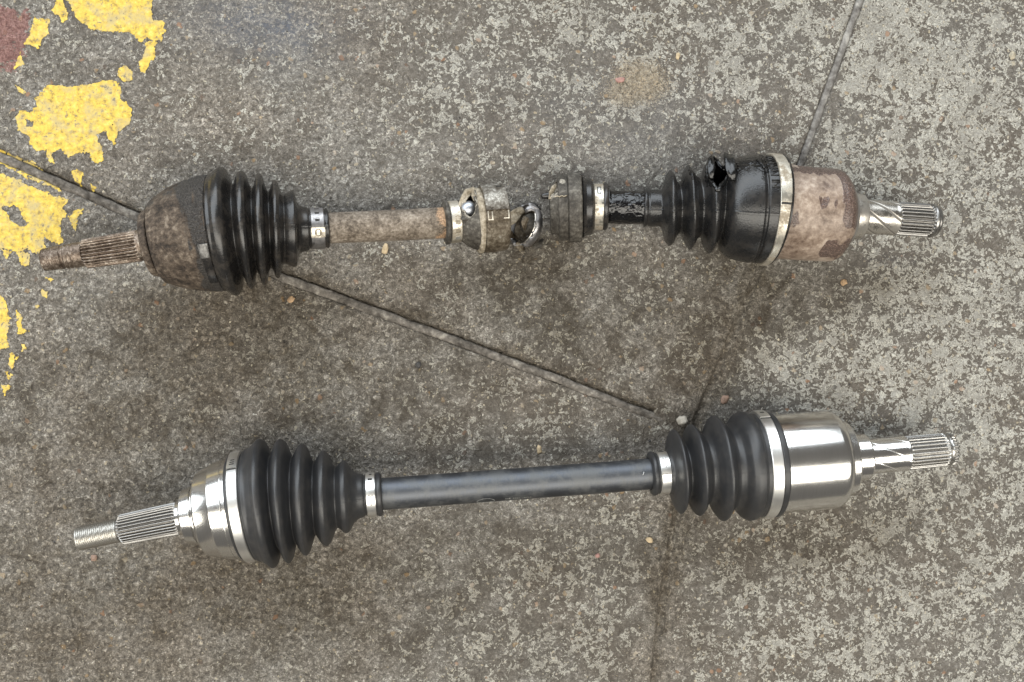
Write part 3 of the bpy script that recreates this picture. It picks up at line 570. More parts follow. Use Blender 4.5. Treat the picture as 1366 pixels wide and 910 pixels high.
ob = link('boot', lathe(N, [(315.5, 66), (316, 69), (317.4, 70.4), (319, 70.8), (321, 71), (334, 71.6), (336.3, 73), (338.5, 75.4), (341, 75.6), (349, 81), (355.5, 86.2), (360, 83.5), (365, 70), (368.3, 63), (371.5, 70), (376, 80), (379.8, 82.6), (384.5, 79), (390, 64), (393.2, 57.5), (396.2, 63), (402, 72.5), (406, 74.3), (411, 70), (417, 54), (420.3, 48), (423, 52), (430, 62), (434, 63.4), (439, 59.5), (446.5, 43.5), (449, 40.5), (452, 42.5), (457.5, 47.2), (461, 48.2), (465, 45.5), (471, 35.5), (478, 30.2), (485, 28.2), (486, 27), (487.4, 26.4), (488.5, 28.2), (503.5, 27.8), (505, 28.8), (508.8, 28.2), (509.8, 26), (509.8, 20.4)][:-1], 200, 'pchip', 0.7, rfun=lambda s, d: 0.6 * surf_noise(s / 5, d, 34, 2, 3) + 0.4 * np.exp(-((d + 4) / 1.0) ** 2)), 'rubber_new', new)
link('boot_lip', lathe(N, [(501, 24), (502.5, 27.6), (504, 29), (507.5, 29), (509.3, 27.5), (509.6, 20)], 96, sharp=50), 'rubber_new', new)
cl = band(N, new, 320.8, 334.2, 73.6, 'zinc', label='wide bright steel clamp round the outer joint', rin=4)
lg = link('crimp_tag', plate(N, 321.2, 333.8, 50, 86, 73.6, 1.6, 4, 10, 0.3), 'zinc', cl)
for d in (54.5, 57.5, 61): dent(N, lg, 324.5 + (d - 54) * .15, 330.5, d, d + 1.3, 75.2)
dent(N, cl, 321.5, 333.5, 48.4, 49.8, 73.6, th=0.3, name='overlap_gap', nx=4)
cl = band(N, new, 489, 501.2, 29.3, 'zinc', label='narrow bright steel clamp on the long bar side of the outer boot')
lg = link('crimp_tag', plate(N, 489.3, 500.9, -33, 80, 29.3, 0.9, 4, 20, 0.3), 'zinc', cl)
dent(N, lg, 492.5, 498, 47, 53, 30.2, nt=4); dent(N, lg, 494, 497.5, 68, 73, 30.2)
for d in (22, 0, -20):
    for i in range(3): dent(N, lg, 492.3 + i * 2.2, 493.8 + i * 2.2, d - abs(i - 1) * -4, d + 4 + abs(i - 1) * 4, 30.2, 'dent', 'dimple', 0.12)
bar = link('bar', lathe(N, [(500, 18), (508, 21.2), (512, 21.2), (864, 20.6), (874, 20.6)], 96, step=8, mask=lambda s, d: 0.7 * sstep(0.25, 0.45, surf_noise(s / 3, d, 4, 3)) * np.exp(-((d + 12) / 14) ** 2) * (sstep(626, 632, s) * sstep(700, 660, s) + 0.8 * sstep(750, 770, s) * sstep(858, 840, s)), sharp=50), 'bar_new', new)
pts = [N.p(646 + 11.5 * math.cos(a), 21.05, -60 + 17 * math.sin(a)) for a in np.linspace(0, 2 * math.pi, 40, endpoint=False)]
link('stamped_oval', tube(pts, 0.00018, 5, True), 'scribe', bar)
V, Fc = [], []
for i in range(14):
    if i in (3, 8): continue
    x = 672 + i * 2.5; q = [N.p(x + a, 21.15, -56 + b) for a, b in ((0, 0), (1.4, 0), (1.4, 3 + 3 * (i % 3)), (0, 3 + 3 * ((i + 1) % 2)))]; V += q; Fc.append(tuple(range(len(V) - 4, len(V))))
link('stamped_digits', mesh('stamped_digits', V, Fc, False), 'scribe', bar, kind='stuff')
link('scratch', tube([N.p(855 - i, 20.72, 10 - 2 * i + (8 if i == 0 else 0)) for i in range(3)], 0.0002, 5), 'zinc', bar)
link('boot', lathe(N, [(866.2, 21.5), (866.6, 25), (868, 28.6), (870.5, 29.6), (873, 28.8), (875, 27), (877, 27.4), (889, 27.4), (890.5, 28.8), (893, 29.4), (895.6, 33), (897.5, 42), (900.5, 53.5), (902.8, 56.2), (905.5, 54), (910, 42), (914, 36.8), (918, 42), (923, 57), (926.7, 61), (930.5, 58), (936, 49.5), (940.5, 46), (945, 48.5), (952, 63), (957.8, 70.2), (962.5, 66.5), (968, 58.5), (973, 56), (978, 58), (986, 69), (993, 72.6), (999, 71.6), (1004, 68.6), (1008, 68.6), (1022, 68.2), (1024, 70.2), (1029, 70), (1031, 68.5), (1031.8, 64)], 200, 'pchip', 0.7, rfun=lambda s, d: 0.6 * surf_noise(s / 5, d, 34, 2, 3) + 0.4 * np.exp(-((d + 4) / 1.0) ** 2)), 'rubber_new', new)
cl = band(N, new, 876.4, 889.4, 28.9, 'zinc', label='narrow bright steel clamp on the long bar side of the inner boot')
lg = link('crimp_tag', plate(N, 876.7, 889.1, 5, 74, 28.9, 0.9, 4, 16, 0.3), 'zinc', cl)
dent(N, cl, 877, 889, 2.5, 5, 28.9, 'dent', 'overlap_gap', 0.3); dent(N, lg, 879, 886, 76, 82, 29.2)
for d in (40, 20):
    for i in range(3): dent(N, lg, 880.3 + i * 2.0, 881.6 + i * 2, d + abs(i - 1) * 4, d + 4 + abs(i - 1) * 4, 29.8, 'dent', 'dimple', 0.12)
cl = band(N, new, 1008, 1022.4, 70.9, 'zinc', label='wide bright steel clamp round the inner joint', rin=4)
lg = link('crimp_tag', plate(N, 1008.4, 1022, 66, 96, 70.9, 1.6, 4, 10, 0.3), 'zinc', cl)
dent(N, lg, 1013, 1018, 76, 79, 72.5); dent(N, cl, 1008.5, 1022, 63.8, 65.5, 70.9, name='overlap_gap', nx=4)
link('inner_joint_housing', lathe(N, [(1026, 58), (1026, 65.2), (1033, 65.6), (1104, 65.2), (1110, 64), (1114, 61.4), (1117, 57.4), (1118.4, 54), (1118.6, 51), (1118.6, 40)], 160, sharp=24), 'steel', new)
link('end_flange', lathe(N, [(1117.5, 40), (1118.8, 47.4), (1119.4, 47.8), (1119.8, 50), (1120.6, 50.8), (1128.4, 49.6), (1130.6, 47.4), (1131.2, 44), (1131.2, 30)], 128, sharp=22), 'steel', new)
link('bearing_collar', lathe(N, [(1130, 25), (1130.6, 33), (1133, 31.2), (1153, 31), (1155, 29.8), (1155.8, 28), (1156, 20)], 128, sharp=22), 'steel', new)
link('grooved_journal', lathe(N, [(1153, 18), (1155, 24), (1162, 23.6), (1203, 23.2), (1205, 23.7), (1206.5, 23.7), (1208, 22), (1209, 18)], 240, step=0.8, rfun=helix(1164, 45, -1.55, 6, 2.0, 0.3), mask=lambda s, d: -0.3 * helix(1164, 45, -1.55, 6, 2.2, 1.0)(s, d), sharp=60), 'steel', new)
link('splined_stub', lathe(N, [(1203, 18), (1207, 20.5), (1209, 22.8), (1258, 22.2), (1259.5, 20), (1261.5, 19.4), (1263.2, 19.6), (1264, 22), (1268.5, 21.6), (1270.5, 20), (1270.5, 0)], 312, step=0.9, rfun=lambda s, d: teeth(26, 4.4, 2, 1.6, 1207, 1259, 4)(s, d) + teeth(26, 2.6, 2, 1.2, 1263.5, 1272, 1)(s, d), sharp=60), 'steel_spline', new)

# ------------------------------------------------------------------ broken shaft, half with the long threaded end
A = Axis([(20, 352.5, 42.4), (57.5, 347, 43), (113, 338.8, 43.6), (185, 327.8, 44), (225, 321, 44.3), (262, 314.6, 44.5), (307, 309, 44.7), (340, 306.6, 43.6), (367, 306, 42), (392, 305.8, 40.2), (416, 305.3, 38.6), (438, 304.4, 37.2), (594, 297, 27.6), (613, 295.4, 26.3), (657, 292, 23.9), (700, 289, 21.5)])
old1 = thing('drive_shaft', 'rusty broken drive shaft half with a long threaded end and whole black boot', 'drive shaft', 'drive shafts laid out on the floor')
link('threaded_end', lathe(A, [(57, 0), (57, 12.4), (59, 15.2), (83, 16), (85, 14.6), (87, 14.8), (89, 16.6), (91.5, 15), (94, 16.8), (97, 15.4), (100, 17), (105, 16.4), (112, 16.6), (113, 10)], 72, step=0.32, rfun=thread(3.0, 1.0, 58, 86), sharp=60), 'rust_stub', old1)
link('splined_stub', lathe(A, [(108, 12), (108.5, 15.5), (112.5, 17.4), (114.5, 19.6), (184, 21.2), (186, 21), (195, 21.4), (199, 21.6)], 312, step=1.2, rfun=teeth(26, 4.2, 3, 1.1, 109, 187, 5), sharp=60), 'rust_stub', old1)
link('rust_flange', lathe(A, [(194, 18), (195.4, 23), (196, 39), (197.2, 42.6), (199, 43.8), (206, 46), (207.4, 45.4), (208, 40), (213, 40)], 128, step=1, rfun=lambda s, d: 0.8 * surf_noise(s, d, 7, 3, 3), mask=lambda s, d: 0.1 + 0 * s, sharp=40), 'rust_bell', old1)
def bellmask(s, d): return 0.05 + 0.60 * sstep(250, 278, s + 18 * surf_noise(s, d, 12, 4)) + 0.45 * surf_noise(s, d, 16, 3, 12) + 0.42 * np.exp(-((d - 58) / 35) ** 2) + 0.55 * np.exp(-((d + 28) / 9) ** 2 - ((s - 242) / 10) ** 2) - 0.3 * np.exp(-((d + 45) / 22) ** 2) * sstep(277, 255, s)
link('outer_joint_housing', lathe(A, [(210, 40), (210.3, 51), (211.6, 54.4), (215, 57), (223, 61.2), (231, 65), (240, 68.8), (250, 71.6), (258, 73.4), (266, 74.4), (278, 75.4), (288, 76), (291, 74)], 200, 'pchip', 0.8, rfun=lambda s, d: 1.1 * surf_noise(s, d, 11, 4, 1.7) + 0.7 * surf_noise(s, d, 4, 2, 6.7) * sstep(252, 262, s) + 1.2 * sstep(266, 267.5, s), mask=bellmask), 'rust_bell', old1)
cl = band(A, old1, 276.5, 290.5, 77.6, 'rust_bell', label='dirt blackened clamp round the rusty outer joint', rin=5, rfun=lambda s, d: 1.6 * surf_noise(s, d, 5, 3))
at = cl.data.attributes.new('mask', 'FLOAT', 'POINT'); at.data.foreach_set('value', [0.62 + 0.25 * math.sin(i * 0.37) * math.sin(i * 0.051) for i in range(len(cl.data.vertices))])
link('crimp_lug', plate(A, 277.5, 290, -29, -16, 77.6, 4.6, 5, 6, 2.2), 'lug_dirty', cl)
link('strap_end', plate(A, 279, 290, -62, -28, 77.6, 1.0, 4, 12, 0.4), 'rubber_old', cl)
link('boot', lathe(A, [(289, 70), (290.6, 76.5), (292.5, 78.8), (296, 80.2), (301.5, 84.5), (305.8, 86), (310, 83), (315.5, 66), (318, 61.5), (320.5, 65), (325.5, 77), (329, 78.8), (333, 76), (337.6, 59), (340, 55.5), (342.4, 59), (346, 72.5), (349.5, 74.4), (353, 71.5), (357.6, 54), (360, 50), (362.4, 54), (366, 64.3), (368.5, 65.4), (372, 62.5), (376.6, 48), (378.8, 45.6), (380.5, 46.6), (386, 49), (391.5, 50.6), (394.2, 48.6), (397.5, 36), (400, 32.2), (405, 30), (411, 28.6), (412.5, 26.4), (434, 25.8), (436.5, 26.8), (438.8, 24), (439.2, 20.6)], 240, 'pchip', 0.6, rfun=lambda s, d: 0.45 * np.exp(-((d - 1) / 1.0) ** 2) + 0.35 * surf_noise(s / 3, d, 30, 2)), 'rubber_old', old1)
cl = band(A, old1, 414.4, 432.4, 27.4, 'zinc_grey', label='grey clamp with three hooked teeth on the small end of the unbroken old boot')
for d in (62, 38, 14):
    dent(A, cl, 420.3, 426.3, d, d + 7, 27.4, 'dark', 'tooth_hole', 0.3); link('tooth', plate(A, 421, 425.6, d + 5, d + 12, 27.4, 1.1, 2, 3), 'zinc_grey', cl)
lg = link('crimp_lug', plate(A, 414.2, 432.6, -30, -4, 27.4, 3.0, 6, 6, 1.6), 'zinc_old', cl)
pts = [A.p(423.5 + 5.0 * math.cos(a), 30.5, -17 + 9.5 * math.sin(a)) for a in np.linspace(0, 2 * math.pi, 20, endpoint=False)]
link('lug_hole', mesh('lug_hole', [A.p(423.5, 30.3, -17)] + pts, [(0, i + 1, (i + 1) % 20 + 1) for i in range(20)], False), 'tan', lg)
link('bar', lathe(A, [(425, 17), (438, 20.4), (442, 20.6), (592, 20.8), (604, 20.8)], 96, step=4, rfun=lambda s, d: 0.35 * surf_noise(s, d, 7, 4), mask=lambda s, d: 0.20 + 0.42 * sstep(560, 596, s) + 0.25 * surf_noise(s, d, 14, 3), sharp=50), 'rust_bar', old1)
# the torn end of that half
link('sleeve_lip', lathe(A, [(591.6, 20.4), (592.2, 26.5), (593.6, 29.4), (596.8, 29.6), (598.4, 27.4), (599, 24)], 96, sharp=50, rfun=lambda s, d: 0.5 * surf_noise(s, d, 9, 3)), 'rubber_dry', old1)
cl = band(A, old1, 598.6, 612.4, 28.0, 'zinc_old', label='pale dirty clamp beside the torn sleeve')
for d, m_ in ((-8, 'tan'), (-32, 'tan'), (-56, 'zinc')): dent(A, cl, 603.2, 609.8, d - 6, d + 5, 28.0, m_, 'tooth_hole', 0.35, 2, 4)
def sh_hole(s, d):                                   # the open tear on the top of the sleeve
    w_ = np.interp(d, [-8, 2, 12, 30, 56, 74, 88], [-5, 1.5, 7, 9.5, 9, 6, -5]) + 0.9 * np.sin(d * 0.31)
    return np.abs(s - 623.5 - (d - 30) * 0.05) - w_
link('torn_sleeve', lathe(A, [(611, 25.5), (614, 27), (619, 31.5), (626, 36.5), (632, 39.5), (637, 41), (642, 41)], 220, 'pchip', 0.5, hole=sh_hole, rfun=lambda s, d: 1.3 * surf_noise(s, d, 7, 4, 5) + 2.5 * np.exp(-np.maximum(sh_hole(s, d), 0) / 1.8) * sstep(0, 25, d), mask=lambda s, d: 0.15 + 0.45 * np.exp(-np.maximum(sh_hole(s, d), 0) / 3) * (d > -5)), 'rubber_dry', old1).modifiers.new('thickness', 'SOLIDIFY').thickness = 0.0011
bm = bmesh.new(); bmesh.ops.create_uvsphere(bm, u_segments=32, v_segments=20, radius=0.0060); bmesh.ops.translate(bm, verts=bm.verts, vec=Vector(A.p(623.5, 23, 33)))
me = bpy.data.meshes.new('roller'); bm.to_mesh(me); bm.free(); me.polygons.foreach_set('use_smooth', [True] * len(me.polygons)); link('roller', me, 'roller', old1, 'small shiny roller seen through the torn sleeve')
link('cage_rim', lathe(A, [(633, 30), (634, 40.5), (636, 43.2), (638.5, 44), (641, 43.4), (642.5, 41), (643, 34)], 128, rfun=lambda s, d: 1.0 * surf_noise(s, d, 9, 3, 8) + 1.3 * np.sin(np.radians(d * 3 + 40)), sharp=50), 'tan', old1, 'bent tan rim next to the torn sleeve')
link('joint_can', lathe(A, [(642, 30), (642.2, 43.2), (644, 44.4), (652, 44.6), (664, 44), (671, 43), (673.4, 41.4), (674.5, 37), (673.5, 30), (660, 27)], 160, step=1.2, rfun=lambda s, d: 0.8 * surf_noise(s, d, 10, 4, 2) - 1.4 * np.exp(-((d + 14) / 3) ** 2), mask=lambda s, d: 0.05 + 0.4 * np.exp(-((d + 40) / 8) ** 2 - ((s - 659) / 4) ** 2), sharp=45), 'brown_metal', old1, 'battered round metal can at the broken end')
pl = link('cover_plate', plate(A, 643, 672, 8, 88, 44.8, 1.3, 10, 18, 0.2), 'worn_metal', old1, 'lighter grey bent plate wrapped over the can')
me = pl.data; at = me.attributes.new('mask', 'FLOAT', 'POINT'); at.data.foreach_set('value', [0.42] * len(me.vertices))
for x0, x1, d0, d1 in ((644, 650.5, -9, -7), (649, 650.5, -7, 5), (644, 645.2, -7, 6), (664, 671.5, -8, -6), (670, 671.5, -6, 6)): link('bent_tab', plate(A, x0, x1, d0, d1, 44.6, 0.9, 2, 3), 'zinc_old', old1)
dent(A, old1, 661, 668, 56, 60, 46.1, 'dark', 'plate_notch', 0.25)
shred([world(x, y, z) for x, y, z in ((671, 290, .022), (677, 292, .0225), (683, 290, .021), (688, 286, .019), (693, 282, .0175), (698, 280, .016))], [0.010, 0.011, 0.010, 0.008, 0.006, 0.003], 'tan', old1, 'torn_rag', 3, 'torn tan scrap hanging from the broken end')
shred([world(x, y, z) for x, y, z in ((672, 280, .018), (676, 277, .016), (679, 273, .013))], [0.006, 0.004, 0.002], 'rubber_dry', old1, 'torn_rag', 5, 'dark torn scrap hanging from the broken end')

for k, (pp, wd, mt, lb) in enumerate((
    (((612.5, 284, .034), (615, 275, .037), (619, 266, .037), (624, 258, .034), (630, 255, .033), (634, 260, .036), (636, 268, .038)), (.003, .0042, .005, .0055, .0055, .005, .004), 'tan', 'curled tan flap arching over the hole in the sleeve'),
    (((632, 258, .033), (635, 264, .038), (637, 272, .0405), (637, 281, .042)), (.002, .0042, .0048, .003), 'rubber_dry', None),
    (((613, 288, .039), (618, 291, .0405), (624, 292, .0415)), (.0025, .003, .0015), 'rubber_dry', None),
    (((646, 250, .028), (643, 247, .026), (640, 244, .022)), (.004, .003, .001), 'worn_metal', None),
    (((675, 309, .020), (681, 312, .015), (686, 316, .009)), (.007, .005, .002), 'brown_metal', None))):
    shred([world(*p) for p in pp], list(wd), mt, old1, 'torn_flap', 30 + k, lb)
# loose cup-shaped piece lying in the gap
cup = thing('broken_cup', 'cracked hollow metal cup lying loose in the gap between the broken halves', 'broken part')
c0 = world(705.5, 303.0, 0.0160); dirv = np.array([-0.84, 0.20, 0.50]); dirv /= np.linalg.norm(dirv)
u_ = np.cross(dirv, [0, 1.0, 0]); u_ /= np.linalg.norm(u_); v_ = np.cross(dirv, u_)
if v_[1] < 0: v_ = -v_; u_ = -u_
def cup_mesh(prof, a0, a1, seg=60, jag=0.0):
    V, Fc = [], []; n = len(prof)
    for k in range(seg + 1):
        a = math.radians(a0 + (a1 - a0) * k / seg); e = 1 + jag * math.sin(k * 1.7) * math.sin(k * 0.45)
        for h_, r_ in prof: V.append(c0 + dirv * h_ * S * e + 1.24 * S * r_ * (math.cos(a) * v_ + math.sin(a) * u_))
    for k in range(seg):
        for j in range(n - 1): q = k * n + j; Fc.append((q, q + 1, q + n + 1, q + n))
    return mesh('cup', V, Fc, True, 40)
o = link('cup_shell', cup_mesh([(-11, 4), (-10, 10), (-7, 16.5), (-2, 21.5), (3, 24), (7, 24.8), (9.5, 24), (10, 22.2), (7, 21), (2, 20.2)], -150, 165, jag=0.16), 'zinc_grey', cup)
md = o.modifiers.new('thickness', 'SOLIDIFY'); md.thickness = 0.0012
o = link('cup_liner', cup_mesh([(6, 18.8), (1, 18.4), (-4, 15.6), (-7, 11), (-8.5, 0.2)], -180, 180), 'brown_metal', cup)
pts = [c0 + dirv * 9.6 * S + S * 26.6 * (math.cos(a) * v_ + math.sin(a) * u_) for a in np.linspace(math.radians(15), math.radians(165), 22)]
link('cup_rim', tube(pts, 0.00075, 8), 'steel_old', cup)
bm = bmesh.new(); bmesh.ops.create_uvsphere(bm, u_segments=28, v_segments=18, radius=0.0080); bmesh.ops.translate(bm, verts=bm.verts, vec=Vector(c0 - dirv * 0.0012 + v_ * 0.0022))
me = bpy.data.meshes.new('cup_core'); bm.to_mesh(me); bm.free(); me.polygons.foreach_set('use_smooth', [True] * len(me.polygons)); link('cup_core', me, 'rubber_dry', cup)
for k in range(2):
    ang = [math.radians(a) for a in range(-28, 33, 10)]
    link('crack_slot', tube([c0 + dirv * (4 - 7 * k) * S * 1.0 + 1.24 * S * (24.9 - 2.2 * k) * (math.cos(a) * v_ + math.sin(a) * u_) for a in ang], 0.0009, 6), 'dark', cup)

for k, (pp, wd, mt) in enumerate(((((690, 322, .012), (695, 329, .008), (699, 334, .003)), (.006, .007, .002), 'brown_metal'), (((700, 281, .027), (708, 277, .0285), (716, 281, .027), (721, 290, .023)), (.003, .0045, .004, .002), 'zinc_grey'), (((703, 290, .027), (699, 298, .026), (700, 307, .023)), (.004, .005, .002), 'brown_metal'), (((712, 330, .008), (719, 326, .007), (724, 319, .006)), (.003, .005, .001), 'rubber_dry'))):
    shred([world(*p) for p in pp], list(wd), mt, cup, 'torn_edge', 80 + k)
# ------------------------------------------------------------------ broken shaft, greasy half
B = Axis([(700, 279, 21), (735, 278, 22.8), (761, 276.8, 24.4), (807, 276, 27), (835, 277, 28.6), (893, 277.8, 32.4), (946, 276.2, 35.4), (990, 278.4, 37.8), (1021, 279.6, 38.8), (1060, 284.2, 38.4), (1110, 287.4, 37.8), (1158, 289.6, 37.2), (1205, 292.2, 36.6), (1262, 296.2, 36), (1300, 299, 35.6)])
old2 = thing('drive_shaft', 'greasy broken drive shaft half with a torn black boot and pale rusty housing', 'drive shaft', 'drive shafts laid out on the floor')
def jag(s, d): return sstep(740, 732, s) * (3.5 * surf_noise(s * 0, d, 3, 3, 4))
link('torn_cone', lathe(B, [(733.5, 28.5), (736, 31.5), (740, 35.4), (744, 38.6), (746.5, 40), (748, 40)], 200, 'pchip', 0.6, hole=lambda s, d: np.hypot((s - 737.5) / 1.0 - (d - 40) * 0.12, (d - 44) * 0.36) - 6.0, rfun=lambda s, d: 1.6 * jag(s, d) + 1.2 * surf_noise(s, d, 8, 3, 7), mask=lambda s, d: 0.32 * np.exp(-((d - 30) / 25) ** 2) + 0.2), 'rubber_dry', old2, 'torn open end of the dry grey joint cover').modifiers.new('thickness', 'SOLIDIFY').thickness = 0.0016
link('torn_core', lathe(B, [(742, 0), (742, 20), (743, 27), (748, 30)], 64, rfun=lambda s, d: 2.5 * surf_noise(s, d, 6, 3)), 'dark', old2)
link('joint_can', lathe(B, [(744, 30), (744.4, 41.4), (745.4, 43.4), (750, 44), (756.6, 43.6), (757, 42.2), (757.8, 42.2), (758.2, 45.8), (759, 46.6), (770, 46.8), (773.4, 46.4), (775, 45), (775.4, 43.6), (775.6, 36)], 160, step=1.0, rfun=lambda s, d: 1.1 * surf_noise(s, d, 12, 3, 2.4) + 0.5 * surf_noise(s, d, 4, 2, 1.4), mask=lambda s, d: 0.9 * np.exp(-((d - 44) / 7) ** 2 - ((s - 751) / 4.0) ** 2) + 0.26 * sstep(757, 758, s) * np.exp(-((d - 40) / 40) ** 2) + 0.2 * sstep(757, 756, s), sharp=40), 'rubber_dry', old2, 'battered dry grey can at the torn end')
for k, (pp, wd, mt) in enumerate(((((744, 249, .036), (739, 252, .037), (735, 258, .036), (733, 266, .037)), (.004, .0045, .004, .0015), 'tan'), (((745, 303, .030), (740, 306, .025), (737, 311, .018)), (.006, .005, .0015), 'rubber_dry'))):
    shred([world(*p) for p in pp], list(wd), mt, old2, 'torn_flap', 60 + k)
link('can_notch', plate(B, 772, 778.5, 58, 61, 45.6, 0.6, 3, 2), 'dark', old2)
link('can_seam', tube([B.p(x, 44.9 + (0.9 if x > 757 else 0), 12 + math.sin(x)) for x in range(740, 757, 2)], 0.00045, 6), 'tan', old2)
link('stepped_neck', lathe(B, [(776, 30), (776.4, 40.4), (777.8, 41.2), (779, 40.4), (781, 38.4), (787.5, 37.6), (789.8, 36.2), (790.6, 33), (791.6, 29.4), (811, 29)], 128, step=1.5, rfun=lambda s, d: 0.6 * surf_noise(s, d, 10, 3, 6), sharp=45), 'rubber_old', old2)
cl = band(B, old2, 791.6, 804.2, 30.8, 'zinc_old', label='bright clamp with a square slot beside the oily bar')
dent(B, cl, 795.4, 800.6, 26, 50, 30.8, 'dark', 'slot_edge', 0.35, 3, 5); dent(B, cl, 796.5, 799.6, 29, 46, 31.1, 'zinc', 'slot_tongue', 0.35, 2, 5)
dent(B, cl, 792.2, 794.6, 0, 2.5, 30.8); dent(B, cl, 801, 803.6, 0, 2.5, 30.8)
link('sleeve_lip', lathe(B, [(803.8, 26), (804.4, 30.6), (806, 31.6), (808.8, 31.4), (810.4, 29.6), (811, 22)], 96, sharp=50), 'rubber_old', old2)
link('bar', lathe(B, [(800, 20), (811, 21.6), (814, 22.2), (856, 22), (890, 21.4), (960, 21), (1000, 20)], 128, step=0.9, rfun=lambda s, d: 0.9 * surf_noise(s, d, 6, 3, 9) + 0.8 * surf_noise(s, d, 15, 2, 5), mask=lambda s, d: 0.9 + 0 * s, sharp=60), 'grease', old2, 'bar smeared all over with shiny black grease')
SCD, SCS = [8, 18, 45, 70, 97], [946.6, 947.4, 950.5, 953, 953]
TD = list(range(0, 100, 3)); TW = [float(v) for v in pchip([0, 10, 18, 30, 44, 56, 66, 74, 82, 100], [-4, 0, 3.6, 8.8, 12.2, 12.8, 11, 7, 0, -11])(TD)]
def hole(s, d):
    w_ = np.interp(d, TD, TW); sc = np.interp(d, SCD, SCS)
    return np.abs(s - sc) - w_
def wet(s, d): return np.clip(1.1 * np.exp(-((d - 78) / 46) ** 2) * sstep(960, 978, s) + 0.9 * np.exp(-np.maximum(hole(s, d), 0) / 3.5) * sstep(5, 20, d) + 0.75 * np.exp(-((s - 919) / 4.5) ** 2 - ((d - 50) / 22) ** 2), 0, 1)
def tear(s, d):
    h = np.maximum(hole(s, d), 0); lift = np.exp(-h / 4.0) * sstep(14, 40, d) * sstep(105, 80, d)
    return lift * np.where(s < 951, 2.5, 5.5) + 0.55 * np.exp(-((d + 13) / 1.1) ** 2) + 0.5 * surf_noise(s / 3, d, 30, 2)
link('boot', lathe(B, [(857.6, 21), (858.4, 24.6), (860, 25.6), (862, 25.2), (864, 23.6), (866.5, 24.8), (880, 24.6), (882, 26), (884.5, 31), (888.5, 45), (893.4, 50.4), (897.5, 47), (902, 37), (905.5, 34), (909, 36.5), (914, 50), (918.8, 56), (923.5, 51), (928.5, 42.5), (932.5, 40), (936.5, 43), (941.5, 57), (946.6, 62.2), (951, 60), (956, 50.5), (960.5, 46.5), (964.5, 54), (969.5, 61.5), (976, 66), (984, 68.8), (992, 70.6), (998, 71.4), (1003, 71.8), (1005.5, 69.6), (1007.5, 69), (1009, 71.6), (1012.5, 72), (1019.8, 72), (1021.5, 71), (1023, 72.8), (1026.5, 72.6), (1028.5, 71), (1029, 66)], 300, 'pchip', 0.55, hole=hole, rfun=tear, mask=wet), 'rubber_wet', old2, 'black ribbed boot split open at the top').modifiers.new('thickness', 'SOLIDIFY').thickness = 0.0016
f_prof = pchip([936.5, 941.5, 946.6, 951, 956, 960.5, 965, 972, 981, 990], [43, 57, 62.2, 60, 50.5, 46.5, 54.6, 63.5, 67.8, 70.2])
def rim(sign):
    P = []
    for dd in np.linspace(10.5, 81.5, 30):
        s = float(np.interp(dd, SCD, SCS) + sign * np.interp(dd, TD, TW))
        P.append(B.p(s, float(f_prof(s) + tear(np.array(s), np.array(dd))) + 0.3, dd))
    return P
link('torn_edge', tube(rim(-1), [0.0011 + 0.0004 * math.sin(i * 1.9) for i in range(30)], 10, jit=0.06), 'wet_black', old2); link('torn_edge', tube(rim(1), [0.0012 + 0.0004 * math.sin(i * 1.3) for i in range(30)], 10, jit=0.06), 'wet_black', old2)
for k, (pts_, wd) in enumerate((([(966, 60, 26), (963.5, 66, 38), (962.5, 70, 52), (962, 70, 66), (961, 66, 78)], [.003, .006, .007, .006, .003]), ([(940, 58, 30), (941, 64, 44), (942.5, 67, 58), (945, 66, 72)], [.002, .004, .0045, .002]))):
    shred([B.p(*q) for q in pts_], wd, 'wet_black', old2, 'torn_flap', 90 + k, None, 0.0015)
# raised lettering on the edge of the boot (worn past reading)
GL = {'N': [((0, 0), (0, 1)), ((0, 1), (1, 0)), ((1, 0), (1, 1))], 'E': [((0, 0), (0, 1)), ((0, 1), (1, 1)), ((0, .5), (.8, .5)), ((0, 0), (1, 0))], 'I': [((.5, 0), (.5, 1))], 'V': [((0, 1), (.5, 0)), ((.5, 0), (1, 1))], 'X': [((0, 0), (1, 1)), ((0, 1), (1, 0))]}
d = 62
for ch in 'XNVNIN':
    V, Fc = [], []
    for (x0, y0), (x1, y1) in GL[ch]:
        a = B.p(1010.4 + 7.6 * y0, 72.5, d - 6 * x0); b = B.p(1010.4 + 7.6 * y1, 72.5, d - 6 * x1); t = tube([a, (a + b) / 2, b], 0.0004, 6)
        k = len(V); V += [tuple(v.co) for v in t.vertices]; Fc += [tuple(k + i for i in p.vertices) for p in t.polygons]; bpy.data.meshes.remove(t)
    link('raised_letter', mesh('raised_letter', V, Fc, True), 'rubber_wet', old2); d -= 5 if ch == 'I' else 9
link('vent_nub', tube([B.p(1001 + 3 * math.cos(a), 72.2, 38 + 5 * a) for a in np.linspace(0, 3.4, 10)], 0.0009, 8), 'grease', old2)
cl = band(B, old2, 1018.6, 1029.6, 74.6, 'zinc_old', label='wide stained clamp round the pale rusty housing', rin=4)
link('clamp_tail', plate(B, 1018.8, 1029.4, 0, 46, 74.6, 1.1, 4, 14, 0.3), 'zinc_old', cl); dent(B, cl, 1019, 1029, -2.5, -0.4, 74.6, 'dark', 'overlap_gap', 0.3, 4)
link('boot_lip', lathe(B, [(1028.6, 62), (1029, 72.4), (1030.4, 74.2), (1032.4, 73.6), (1033.4, 71), (1034, 60)], 128, sharp=50), 'rubber_old', old2)
